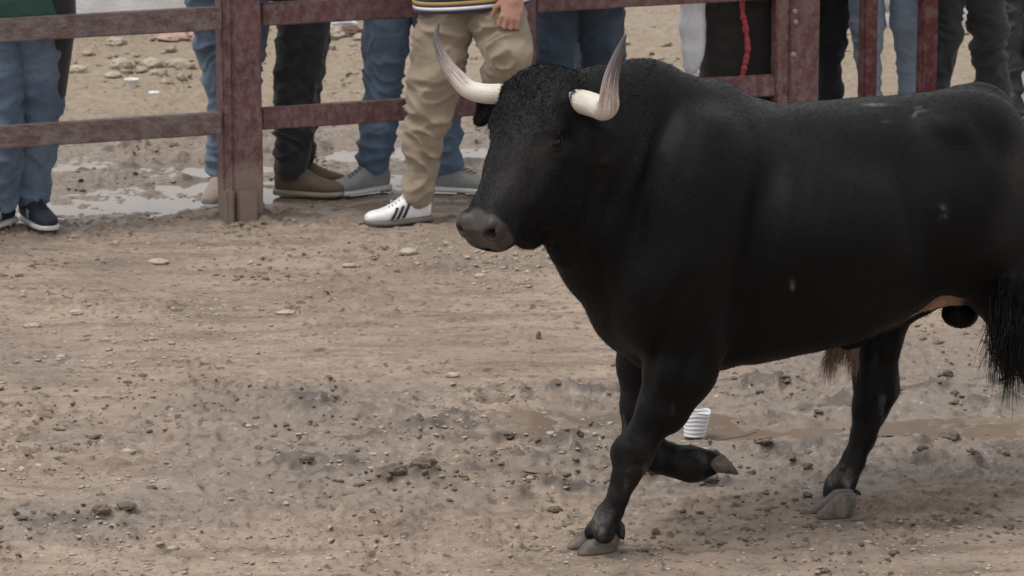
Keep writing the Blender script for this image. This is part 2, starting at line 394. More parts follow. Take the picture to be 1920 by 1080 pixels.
# flatten where the hooves stand
def flat(px, py, r, z=0.):
    global Z
    c = G(px, py); q = sstep(1.5, .6, np.sqrt((X - c[0]) ** 2 + ((Y - c[1])) ** 2) / r); Z = Z * (1 - q) + z * q
for a in ((1115, 1040, .12), (1555, 972, .13)): flat(*a)
wet = np.clip(mudband * (.25 + 1.3 * vnoise(XY * 1.8 + warp, 61)) * .8 + pud * .7 + .35 * sstep(.55, .75, vnoise(XY * 1.1 + 30, 62)), 0, 1)
grass = sstep(17.9, 18.8, Y + .9 * fbm(XY * .8, 3, 63))
m, t, b = mat_new('muddy_earth')
n1 = noise(t, 1.2, 5, .6); n2 = noise(t, 9, 6, .7); n3 = noise(t, 70, 5, .7); n4 = noise(t, 24, 4, .65); n6 = noise(t, 48, 3, .6); n7 = noise(t, 3.5, 4, .6)
col = mix(t, ramp(t, n1, [(.35, grey(0)), (.65, grey(1))]), (.27, .204, .156), (.36, .276, .212))
col = mix(t, ramp(t, n2, [(.4, grey(0)), (.68, grey(.6))]), col, (.18, .135, .103))
n8 = noise(t, 5, 5, .7, stretch=(.45, 1.6, 1)); col = mix(t, ramp(t, n8, [(.38, grey(.7)), (.52, grey(0))]), col, (.155, .117, .09)); col = mix(t, ramp(t, n8, [(.56, grey(0)), (.7, grey(.5))]), col, (.37, .29, .225))
col = mix(t, ramp(t, n3, [(.55, grey(0)), (.75, grey(.6))]), col, (.42, .345, .28))
wf = ramp(t, math_(t, 'ADD', math_(t, 'MULTIPLY', attr(t, 'wet'), .8), math_(t, 'MULTIPLY', n2, .35)), [(.32, grey(0)), (.7, grey(1))])
col = mix(t, math_(t, 'MULTIPLY', wf, .75), col, (.19, .148, .117))
dk = math_(t, 'ADD', n4, math_(t, 'MULTIPLY', math_(t, 'SUBTRACT', n7, .5), .35))
col = mix(t, ramp(t, dk, [(.35, grey(.9)), (.42, grey(0))]), col, (.105, .078, .062))
col = mix(t, ramp(t, n6, [(.34, grey(.85)), (.4, grey(0))]), col, (.12, .09, .072))
col = mix(t, ramp(t, n6, [(.66, grey(0)), (.72, grey(.8))]), col, (.5, .42, .35))
col = mix(t, ramp(t, math_(t, 'MULTIPLY', attr(t, 'clump'), math_(t, 'ADD', n4, .5)), [(.3, grey(0)), (.65, grey(.9))]), col, (.095, .071, .055))
gcol = mix(t, ramp(t, noise(t, 14, 6, .8), [(.38, grey(0)), (.62, grey(1))]), (.225, .175, .125), (.32, .255, .185))
gcol = mix(t, ramp(t, n4, [(.33, grey(.6)), (.42, grey(0))]), gcol, (.15, .11, .075))
col = mix(t, attr(t, 'grass'), col, gcol)
setc(t, b, col)
t.links.new(ramp(t, wf, [(0, grey(.9)), (1, grey(.42))]), b.inputs['Roughness'])
cw = math_(t, 'MULTIPLY', wf, ramp(t, n4, [(.46, grey(.0)), (.62, grey(.35))])); t.links.new(cw, b.inputs['Coat Weight']); b.inputs['Coat Roughness'].default_value = .3; b.inputs['Coat IOR'].default_value = 1.45
hh = math_(t, 'ADD', math_(t, 'MULTIPLY', n3, .6), math_(t, 'ADD', n4, math_(t, 'MULTIPLY', noise(t, 180, 3, .7), .35))); bump(t, b, hh, .65, .010)
M_ground = m
ni, nj = X.shape; ii, jj = np.meshgrid(np.arange(ni - 1), np.arange(nj - 1), indexing='ij'); a = ii * nj + jj
F = np.stack([a, a + nj, a + nj + 1, a + 1], -1).reshape(-1, 4)
me = mesh_np('ground', np.stack([X, Y, Z], -1).reshape(-1, 3), F, M_ground, True, {'wet': wet.ravel(), 'grass': grass.ravel(), 'clump': clump.ravel()})
obj('ground', me, kind='structure')
# puddle water
m, t, b = mat_new('muddy_water'); setc(t, b, mix(t, noise(t, 4, 3), (.17, .125, .09), (.24, .19, .15))); b.inputs['Roughness'].default_value = .06; b.inputs['IOR'].default_value = 1.5
bump(t, b, noise(t, 9, 2, .5), .10, .008); M_water = m
for i, (a, b_, c, d) in enumerate(PUD):
    ctr = G(a, b_); i0, i1 = np.searchsorted(gx, [ctr[0] - c * 1.7, ctr[0] + c * 1.7]); j0, j1 = np.searchsorted(gy, [ctr[1] - d * 1.7, ctr[1] + d * 1.7])
    xs, ys, zs = X[i0:i1, j0:j1], Y[i0:i1, j0:j1], Z[i0:i1, j0:j1]
    q = ((xs - ctr[0]) / c) ** 2 + ((ys - ctr[1]) / d) ** 2; zl = float(np.percentile(zs[q < .8], 62 if ctr[1] > 15 else 60)) + .0003 * i
    ok = (zs < zl + .004) & (q < 2.1 + 1.2 * (vnoise(np.stack([xs, ys], -1) * 9, 90 + i) - .5)); okf = ok[:-1, :-1] & ok[1:, :-1] & ok[1:, 1:] & ok[:-1, 1:]
    n_i, n_j = xs.shape; ff = np.argwhere(okf); k0 = ff[:, 0] * n_j + ff[:, 1]; Fq = np.stack([k0, k0 + n_j, k0 + n_j + 1, k0 + 1], 1)
    if not len(Fq): continue
    us = np.unique(Fq); mp = np.zeros(n_i * n_j, int); mp[us] = np.arange(len(us)); V = np.stack([xs.ravel()[us], ys.ravel()[us], np.full(len(us), zl)], 1)
    obj('puddle_water', mesh_np('puddle_water', V, mp[Fq], M_water, False), kind='structure')

# ------------------------------------------------------------------ stones, pebbles, clods
import bmesh
def ico(sub):
    bm = bmesh.new(); bmesh.ops.create_icosphere(bm, subdivisions=sub, radius=1); bm.verts.ensure_lookup_table()
    V = np.array([v.co[:] for v in bm.verts]); F = np.array([[v.index for v in f.verts] for f in bm.faces]); bm.free(); return V, F
I1, I2, I3 = ico(1), ico(2), ico(4)
def scatter(pos, size, flatn, base=I2, rough=.35, seed=0, sink=.25):
    V0, F0 = base; n = len(pos); r = np.random.default_rng(seed)
    a = r.uniform(0, 6.28, n); ca, sa = np.cos(a), np.sin(a)
    sc = np.stack([size * r.uniform(.7, 1.4, n), size * r.uniform(.6, 1.1, n), size * flatn * r.uniform(.7, 1.3, n)], 1)
    D = np.repeat(V0[None], n, 0); off = r.uniform(0, 100, (n, 1, 3))
    D = D * (1 + rough * 2 * (vnoise(D * 1.7 + off, 3) - .5))[..., None] * sc[:, None]
    Dx = D[..., 0] * ca[:, None] - D[..., 1] * sa[:, None]; Dy = D[..., 0] * sa[:, None] + D[..., 1] * ca[:, None]
    V = np.stack([Dx + pos[:, None, 0], Dy + pos[:, None, 1], D[..., 2] + pos[:, None, 2] + (sc[:, None, 2] * (1 - 2 * sink))], -1)
    F = (F0[None] + (np.arange(n) * len(V0))[:, None, None]).reshape(-1, F0.shape[1]); return V.reshape(-1, 3), F
def stone_mat(name, c1, c2, sc=9):
    m, t, b = mat_new(name); n = t.nodes.new('ShaderNodeObjectInfo'); nn = noise(t, sc, 3, .6); n5 = noise(t, 90, 4, .7)
    col = mix(t, ramp(t, nn, [(.3, grey(0)), (.7, grey(1))]), c1, c2); col = mix(t, ramp(t, n5, [(.4, grey(0)), (.75, grey(.5))]), col, tuple(x * .55 for x in c1)); setc(t, b, col)
    b.inputs['Roughness'].default_value = .85; bump(t, b, n5, .5, .006); return m
M_peb = stone_mat('pale_pebble', (.5, .43, .36), (.34, .27, .21), 30); M_clod = stone_mat('wet_clod', (.12, .09, .07), (.19, .145, .112), 7)
M_rock = stone_mat('pale_rock', (.5, .43, .36), (.33, .27, .21), 7)
def pts_in(n, y0, y1, seed):
    r = np.random.default_rng(seed); py = r.uniform(0, 1, n); Ys = y0 + (y1 - y0) * py; hw = Ys * 960 / FPX * 1.12 + .05
    return np.stack([r.uniform(-1, 1, n) * hw, Ys], 1)
def put(xy): return np.column_stack([xy, gz(xy[:, 0], xy[:, 1])])
dens = []
r = np.random.default_rng(5)
def cluster(n, px, py, sx, sy):
    c = G(px, py); return np.stack([c[0] + r.normal(0, sx, n), c[1] + r.normal(0, sy, n)], 1)
a = pts_in(9000, 10.9, 17, 1); keep = vnoise(a * 1.6, 91) + .5 * vnoise(a * 6, 92) > 1.02; a = a[keep]
b2 = pts_in(1500, 10.9, 11.6, 2)
b2 = b2[:700]; a = np.vstack([a, b2, cluster(260, 830, 480, .25, .2), cluster(160, 390, 580, .22, .22), cluster(60, 420, 640, .2, .2), cluster(90, 130, 900, .25, .1), cluster(120, 60, 620, .3, .5), cluster(90, 950, 520, .3, .3), pts_in(1100, 16.5, 22, 3)])
bs = np.vstack([cluster(50, 250, 140, .5, .35), cluster(30, 560, 90, .5, .3), cluster(20, 1400, 110, .7, .5)]); nbig = len(bs)
V, F = scatter(put(bs), r.gamma(2.5, .006, nbig) + .006, .55, I2, .8, 14); obj('rubble_gravel', mesh_np('rubble_gravel', V, F, stone_mat('tan_rubble', (.42, .34, .27), (.26, .2, .15), 12)), kind='stuff', label='loose tan stones strewn along the back of the yard', category='gravel')
V, F = scatter(put(a), r.gamma(2.2, .0019, len(a)) + .0022, .3, I1, .6, 4); obj('gravel', mesh_np('gravel', V, F, M_peb), kind='stuff', label='pale pebbles scattered over the mud', category='gravel')
a = pts_in(9000, 10.9, 20, 7); keep = vnoise(a * 1.3, 95) + .7 * vnoise(a * 5, 96) > 1.08; a = a[keep]
a = np.vstack([a, cluster(160, 1000, 860, .55, .3), cluster(80, 760, 915, .16, .08), cluster(90, 1500, 860, .4, .25), cluster(60, 150, 980, .2, .08), cluster(50, 1180, 900, .3, .1), cluster(60, 1740, 740, .25, .2), cluster(60, 620, 800, .3, .2)])
V, F = scatter(put(a), r.gamma(1.8, .0021, len(a)) + .0028, .5, I2, .9, 8, .4); obj('mud_clods', mesh_np('mud_clods', V, F, M_clod), kind='stuff', label='dark crumbs of wet mud on the ground', category='mud')
def rock(px, py, wpx, hpx, mat, name, label, cat, seed, group=None, rough=.45):
    c = G(px, py); s = FPX / (c[1] / math.cos(PITCH)) ; rw = wpx / 2 / 7750 * c[1] * 1.03; V0, F0 = I3
    r_ = np.random.default_rng(seed); D = V0 * (1 + rough * (fbm(V0 * 1.2 + seed * 3.1, 3, seed) + 1.1 * fbm(V0 * 3.1 + seed, 4, seed + 3)))[:, None]
    hh = hpx / 2 / 7750 * c[1] * 1.05
    V = D * [rw, rw * .75, hh] + [c[0], c[1] + rw * .3, gz(c[0], c[1]) + hh * .55]
    o = obj(name, mesh_np(name, V, F0, mat), label=label, category=cat)
    if group: o['group'] = group
    return o
rock(228, 128, 46, 24, M_rock, 'stone', 'rounded pale stone, tallest of the row behind the left fence rail', 'stone', 1)
rock(212, 145, 34, 14, M_rock, 'stone', 'small pale stone just below the tallest rounded stone behind the fence', 'stone', 2)
rock(286, 128, 42, 20, M_rock, 'stone', 'pale flat stone in the middle of the row behind the left fence', 'stone', 3)
rock(332, 125, 44, 20, M_rock, 'stone', 'tan flat stone at the right end of the row behind the left fence', 'stone', 4)
rock(145, 135, 34, 18, M_rock, 'stone', 'tan stone beside the jeans of the man in navy sneakers', 'stone', 5)
rock(292, 142, 26, 9, M_rock, 'stone', 'thin flat pale stone in front of the middle stone of the row', 'stone', 6)
M_wht = plain('white_plastic', (.72, .73, .76), .5)
rock(288, 177, 24, 6, M_wht, 'paper_scrap', 'flat white scrap on the ground behind the fence', 'litter', 8)
rock(1010, 636, 10, 20, M_clod, 'mud_clod', 'small dark clod of mud thrown up in front of the bull', 'mud clod', 9)
for i, (a, b_, c, d, l) in enumerate(((768, 482, 34, 14, 'flat pale stone in the patch of stones left of the muzzle'), (900, 522, 24, 9, 'small pale stone below the bull muzzle'), (297, 490, 38, 12, 'flat tan stone on the open mud left of centre'), (143, 588, 26, 12, 'bright pale stone alone on the mud at left'), (60, 612, 32, 8, 'long flat pale stone near the left edge'),
                                     (850, 705, 26, 11, 'white stone on the mud left of the foreleg'), (655, 503, 26, 8, 'narrow pale stone left of the stone patch'), (240, 852, 30, 10, 'long white stone chip in the lower left mud'), (535, 586, 36, 7, 'thin long white chip in the middle of the mud'))):
    rock(a, b_, c, d, M_peb, 'stone', l, 'stone', 20 + i)
for i, (a, b_, c, d, l) in enumerate(((795, 918, 44, 24, 'largest dark lump of churned mud in the lower middle'), (748, 922, 34, 18, 'dark lump left of the largest churned mud lump'), (190, 978, 34, 20, 'round dark clod in the lower left corner'), (237, 972, 36, 14, 'flat dark clod right of the round clod'), (940, 822, 46, 18, 'dark wet lump by the brown puddle'), (1075, 835, 36, 20, 'round clod left of the foreleg knee'), (1778, 714, 18, 14, 'small round clod under the tail'),
                                     (284, 926, 22, 9, 'small oval dark clod in the lower left'), (575, 885, 30, 16, 'blackish clod in a hole left of centre'), (1040, 960, 26, 12, 'small clod left of the planted fore hoof'), (1210, 905, 50, 18, 'long lump of mud behind the planted foreleg'), (1330, 915, 44, 16, 'long lump under the lifted hoof'), (1780, 832, 40, 16, 'clod on the wet ground right of the hind leg'), (1430, 850, 34, 14, 'flat clod between the fore and hind hooves'), (650, 500, 16, 8, 'tiny dark clod by the stone patch'))):
    rock(a, b_, c, d, M_clod, 'mud_clod', l, 'mud clod', 60 + i, rough=.8)

# ------------------------------------------------------------------ fence
m, t, b = mat_new('oxblood_paint')
n1 = noise(t, 5, 6, .7); n2 = noise(t, 32, 5, .75, stretch=(1, 1, .7)); n3 = noise(t, 120, 3, .7)
col = mix(t, ramp(t, n1, [(.35, grey(0)), (.7, grey(1))]), (.085, .025, .03), (.14, .055, .058))
col = mix(t, ramp(t, n2, [(.42, grey(0)), (.66, grey(.85))]), col, (.2, .145, .135))
col = mix(t, ramp(t, n3, [(.63, grey(0)), (.75, grey(.8))]), col, (.36, .3, .27))
col = mix(t, ramp(t, n3, [(.25, grey(.7)), (.38, grey(0))]), col, (.05, .025, .025))
sp = t.nodes.new('ShaderNodeSeparateXYZ'); tc = t.nodes.new('ShaderNodeTexCoord'); t.links.new(tc.outputs['Object'], sp.inputs[0])
mz_ = ramp(t, math_(t, 'ADD', sp.outputs[2], math_(t, 'MULTIPLY', n1, -.35)), [(.0, grey(.75)), (.06, grey(0))]); col = mix(t, mz_, col, (.23, .18, .145))
setc(t, b, col); b.inputs['Roughness'].default_value = .6; bump(t, b, math_(t, 'ADD', n2, math_(t, 'MULTIPLY', n3, .5)), .5, .006); M_paint = m
m, t, b = mat_new('weathered_paint')
n1 = noise(t, 6, 6, .75); n2 = noise(t, 30, 5, .75, stretch=(.4, 1, 1)); n3 = noise(t, 110, 3, .7)
col = mix(t, ramp(t, n1, [(.4, grey(0)), (.62, grey(1))]), (.125, .085, .08), (.11, .045, .048))
col = mix(t, ramp(t, n2, [(.42, grey(0)), (.62, grey(.9))]), col, (.2, .165, .15))
col = mix(t, ramp(t, n3, [(.6, grey(0)), (.75, grey(.8))]), col, (.34, .3, .28))
col = mix(t, ramp(t, n3, [(.28, grey(.8)), (.4, grey(0))]), col, (.045, .03, .028))
setc(t, b, col); b.inputs['Roughness'].default_value = .7; bump(t, b, math_(t, 'ADD', n2, math_(t, 'MULTIPLY', n3, .5)), .6, .008); M_weath = m
m, t, b = mat_new('bright_red_paint')
n2 = noise(t, 22, 5, .7); setc(t, b, mix(t, ramp(t, n2, [(.45, grey(0)), (.62, grey(.9))]), (.075, .008, .012), (.13, .08, .075))); b.inputs['Roughness'].default_value = .45; M_redbar = m
base1 = G(440, 405)
ref = P(500, 197, base1[1] + .02); ZL = ref[2]                        # top of the lower rail
fa = G(0, 237, ZL); fb = G(1470, 143, ZL)
fd = fb - fa; fd[2] = 0; fd /= np.linalg.norm(fd); fn = np.array([fd[1], -fd[0], 0.]); FM = np.array([fd, -fn, [0, 0, 1.]])   # fn points at the camera
print('fence', base1, ZL, fa, fb, fd, math.degrees(math.atan2(fd[1], fd[0])))
def on_fence(px, z, off=0.):          # point of the fence's front plane seen at column px, height z
    # solve ray column: x/y relation at height z
    o = fa + fn * off; lo, hi = -2000., 3000.
    for _ in range(60):
        mid = (lo + hi) / 2; p = plane_hit(px, mid, o, fn)
        if p[2] > z: lo = mid
        else: hi = mid
    p[2] = z; return p
def zt(px, py): return plane_hit(px, py, fa, fn)[2]
ZU_top, ZU_bot = zt(410, 13), zt(500, 50); ZL_bot = zt(500, 245)
print('rails', ZL_bot, ZL, ZU_bot, ZU_top, zt(0, 38), zt(0, 90), zt(1300, 11), zt(1470, 190))
fence = thing('timber_fence', base1, 'dark red timber rail fence with thick post at left and centre', 'fence')
def rail(name, x0, x1, z0, z1, off, thick, mat, parent, ex0=0, ex1=0, **kw):
    a = on_fence(x0, z0, off); b_ = on_fence(x1, z0, off); a = a - fd * ex0; b_ = b_ + fd * ex1; L = np.linalg.norm((b_ - a)[:2])
    c = (a + b_) / 2 - fn * thick / 2; c[2] = (z0 + z1) / 2
    me = boxes_mesh(name, [(c, FM, (L / 2, thick / 2, (z1 - z0) / 2))], mat, .005, 14)
    V = getco(me); n_ = vnormals(me); V = V + n_ * (.003 * fbm(V * 6, 3, 3) * 2)[:, None]; setco(me, V)
    return obj(name, me, parent, **kw)
def post(px0, px1, ztop, off, thick, mat, parent, name='post', z0=-.12):
    a = on_fence(px0, .3, off); b_ = on_fence(px1, .3, off); c = (a + b_) / 2 - fn * thick / 2; c[2] = (ztop + z0) / 2
    me = boxes_mesh(name, [(c, FM, (np.linalg.norm((b_ - a)[:2]) / 2, thick / 2, (ztop - z0) / 2))], mat, .006, 14)
    V = getco(me); n_ = vnormals(me); V = V + n_ * (.004 * fbm(V * 5, 3, 5) * 2)[:, None]; setco(me, V)
    return obj(name, me, parent)
HR = ZU_top - ZU_bot
for z0, z1 in ((ZL_bot, ZL), (ZU_bot, ZU_top), (ZU_bot + .42, ZU_top + .42)):
    rail('rail', -30, 417, z0, z1, .02, .05, M_weath, fence, .9, 0, label='greyed weathered rail left of the thick post')
    rail('rail', 492, 982, z0, z1, -.012, .05, M_paint, fence)
p1 = post(438, 493, 1.42, .01, .12, M_paint, fence)
post(424, 438.5, .135, .035, .11, M_paint, fence, 'post_base'); post(445, 483, .13, .035, .02, M_paint, fence, 'base_plate')
post(419, 438.0, 1.40, .0, .09, M_paint, fence, 'post_batten')
post(1480, 1535, 1.42, .01, .12, M_paint, fence)
for px_, py_ in ((1483, 22), (1484, 42), (1480, 103)):
    c = plane_hit(px_ + 8, py_, fa + fn * .012, fn); V, Fq = tube([c - fn * .003, c + fn * .007], [.011, .009], 12)
    obj('bolt', tube_mesh('bolt', [c - fn * .003, c + fn * .002, c + fn * .007], [.012, .012, .008], stone_mat('rusty_bolt', (.36, .3, .27), (.2, .12, .1), 60), 12), fence)
panel = thing('fence_panel', on_fence(1230, 0), 'dark red framed fence panel behind the bull neck', 'fence panel')
zl2 = zt(1300, 152)
for z0, z1 in ((zl2 - (ZL - ZL_bot), zl2), (zt(1200, 13.5), zt(1200, 13.5) + HR), (zt(1200, 13.5) + .42, zt(1200, 13.5) + .42 + HR)):
    rail('rail', 1006.5, 1453, z0, z1, -.005, .05, M_paint, panel)
post(983, 1006, 1.38, .0, .06, M_paint, panel, 'stile'); post(1454, 1479, 1.38, .0, .06, M_paint, panel, 'stile')
for a, b_, l in ((1618, 1644, 'narrow red upright bar crossing the pale jeans'), (1727, 1756, 'narrow red upright bar between the pale jeans and the black trousers')):
    bt = thing('upright_bar', on_fence((a + b_) / 2, 0), l, 'barrier bar', 'red upright bars in the gap of the fence')
    post(a, b_, 1.5, .0, .06, M_redbar, bt, 'bar'); post(a - 9, b_ + 9, .02, .03, .12, M_redbar, bt, 'foot_plate', -.02)
rp = thing('red_barrier', P(1960, 400, base1[1] + .4), 'dark red rail at the right edge of the picture behind the rump', 'barrier')
Yb = base1[1] + .35; q0 = P(1903, 246, Yb); q1 = P(2300, 232, Yb + .25)
dd = q1 - q0; dd[2] = 0; Lb = np.linalg.norm(dd); dd /= Lb; BM = np.array([dd, [-dd[1], dd[0], 0], [0, 0, 1.]])
obj('rail', boxes_mesh('rail', [((q0 + q1) / 2 * [1, 1, 0] + [0, 0, q0[2] - .05], BM, (Lb / 2, .025, .05))], M_paint, .005, 10), rp)
pp = q0 + dd * .5
obj('post', boxes_mesh('post', [([pp[0], pp[1] + .085, .6], BM, (.055, .055, .7))], M_paint, .005, 10), rp)

# ------------------------------------------------------------------ background wall, kerb, rubble
m, t, b = mat_new('whitewash'); n = noise(t, 3, 6, .7); n2 = noise(t, 14, 5, .7)
col = mix(t, ramp(t, n, [(.35, grey(0)), (.7, grey(.5))]), (.68, .68, .69), (.45, .42, .39)); col = mix(t, ramp(t, n2, [(.6, grey(0)), (.75, grey(.7))]), col, (.3, .24, .19)); setc(t, b, col)
b.inputs['Roughness'].default_value = .9; bump(t, b, n2, .5, .02); M_wash = m
def lump_wall(name, px0, px1, py, h, th, mat, label, cat, seed):
    a = G(px0, py); b_ = G(px1, py); L = b_[0] - a[0]; n = max(int(L / .02), 8)
    F_ = Field((a[0] - .1, a[1] - .1, -.1), (b_[0] + .1, a[1] + th + .1, h + .15), .025)
    F_.loft([a[0] + L / 2, a[1] + th / 2, 0], np.eye(3), [(-L / 2, 0, h / 2 - .05, th / 2, h / 2 + .05), (L / 2, 0, h / 2 - .05, th / 2, h / 2 + .05)], 5, .03)
    V, F2 = F_.mesh(1); me = mesh_np(name, V, F2, mat); n_ = vnormals(me); V = V + n_ * (.06 * fbm(V * 2.5, 4, seed))[:, None]; setco(me, V)
    return obj(name, me, label=label, category=cat)
lump_wall('low_wall', -60, 393, 66, .62, .25, M_wash, 'low whitewashed wall behind the left fence', 'wall', 3)
lump_wall('low_wall', 610, 1040, 40, .5, .25, M_wash, 'low dirty white wall behind the man in blue jeans', 'wall', 6)
M_conc = stone_mat('pale_concrete', (.34, .32, .3), (.24, .22, .2), 3)
lump_wall('concrete_step', 1480, 2050, 52, .05, .35, M_conc, 'lowest pale concrete step behind the legs at right', 'step', 8)
lump_wall('concrete_step', 1500, 2050, 30, .11, .35, M_conc, 'upper pale concrete step behind the legs at right', 'step', 9)
lump_wall('concrete_step', 1520, 2050, 8, .17, .5, M_conc, 'topmost pale concrete step behind the legs at right', 'step', 10)
M_pink = stone_mat('pinkish_rubble', (.5, .36, .31), (.4, .2, .16), 5); M_dkb = stone_mat('brown_rubble', (.1, .05, .035), (.2, .12, .08), 5)
for i, (a, b_, c, d, mt, l) in enumerate(((215, 82, 40, 16, M_rock, 'grey brown rubble stone at the foot of the white wall, leftmost'), (330, 76, 70, 22, M_pink, 'pinkish broken slab at the foot of the white wall'), (375, 80, 30, 16, M_pink, 'small pinkish brick piece beside the broken slab'), (620, 72, 50, 30, M_rock, 'pale rubble stone beside the black trousers'),
                                          (655, 68, 50, 22, M_dkb, 'dark brown rubble piece between the black trousers and blue jeans'), (635, 52, 60, 30, M_wht, 'white rubble block between the black trousers and blue jeans'), (680, 75, 40, 12, M_rock, 'flat pale rubble stone against the blue jeans'), (1785, 62, 60, 10, M_rock, 'flat stone at the foot of the concrete steps'), (1570, 65, 50, 14, M_rock, 'grey stone at the left end of the concrete steps'))):
    rock(a, b_, c, d, mt, 'rubble_stone', l, 'rubble', 100 + i, 'rubble along the back of the yard', .9)
# paper cup on the ground
cup = G(247, 166); M_cup = plain('paper_cup', (.75, .75, .77), .6)
th = np.linspace(0, 2 * np.pi, 24, endpoint=False)
prof = [(0, 0), (.024, 0), (.026, .004), (.033, .042), (.035, .043), (.035, .046), (.032, .046), (.029, .044), (.024, .006), (0, .005)]
V = [(cup[0] + r_ * math.cos(a), cup[1] + r_ * math.sin(a), z_) for r_, z_ in prof for a in th]
Fq = [(i * 24 + j, i * 24 + (j + 1) % 24, (i + 1) * 24 + (j + 1) % 24, (i + 1) * 24 + j) for i in range(len(prof) - 1) for j in range(24)]
obj('paper_cup', mesh_np('paper_cup', V, Fq, M_cup), label='small white cup standing on the ground behind the left fence', category='cup')
wc = G(1302, 818); M_pl = plain('white_ribbed_plastic', (.66, .66, .68), .5); V = []; nz = 40
for i_ in range(nz):
    q = i_ / (nz - 1); rr_ = (.034 + .008 * q) * (1 + .03 * math.sin(q * 2 * math.pi * 6)) * (1 if i_ else .05)
    for a in th: V.append((wc[0] + rr_ * math.cos(a) + .010 * q, wc[1] + rr_ * math.sin(a) + .012 * q, .002 + .075 * q + .004 * math.sin(3 * a) * q))
Fq = [(i_ * 24 + j, i_ * 24 + (j + 1) % 24, (i_ + 1) * 24 + (j + 1) % 24, (i_ + 1) * 24 + j) for i_ in range(nz - 1) for j in range(24)]
o = obj('plastic_cup', mesh_np('plastic_cup', V, Fq, M_pl), label='white ribbed plastic cup on the mud behind the lifted foreleg', category='cup'); md = o.modifiers.new('s', 'SOLIDIFY'); md.thickness = .0015
rock(898, 288, 40, 8, M_wht, 'paper_plate', 'flat white scrap on the wet ground beside the bull ear', 'litter', 31, rough=.1)

# ------------------------------------------------------------------ people
def make_hand():
    f = Field((-.05, -.06, -.03), (.2, .1, .05), .0035)
    f.ell((.045, 0, 0), (.05, .04, .015), k=.01); f.cone((-.03, 0, 0), (.02, 0, 0), .026, .026, .015)
    for i, (yy, L, z) in enumerate(((.03, .072, 0), (.011, .082, .002), (-.009, .076, .001), (-.028, .06, -.001))):
        a = np.array([.08, yy, z]); b_ = a + [L * .4, yy * .1, -.016]; c = b_ + [0, 0, -.026]; d = c + [-L * .28, 0, -.008]
        f.cone(a, b_, .0092, .0088, .006); f.cone(b_, c, .0088, .008, .005); f.cone(c, d, .008, .0068, .004)
    a = np.array([.015, .03, -.004]); b_ = a + [.035, .026, -.012]; c = b_ + [.03, .006, -.016]
    f.cone(a, b_, .013, .0105, .012); f.cone(b_, c, .0105, .0085, .005)
    return f.mesh(1)
HAND = make_hand()
def unit(v): v = np.array(v, float); return v / np.linalg.norm(v)
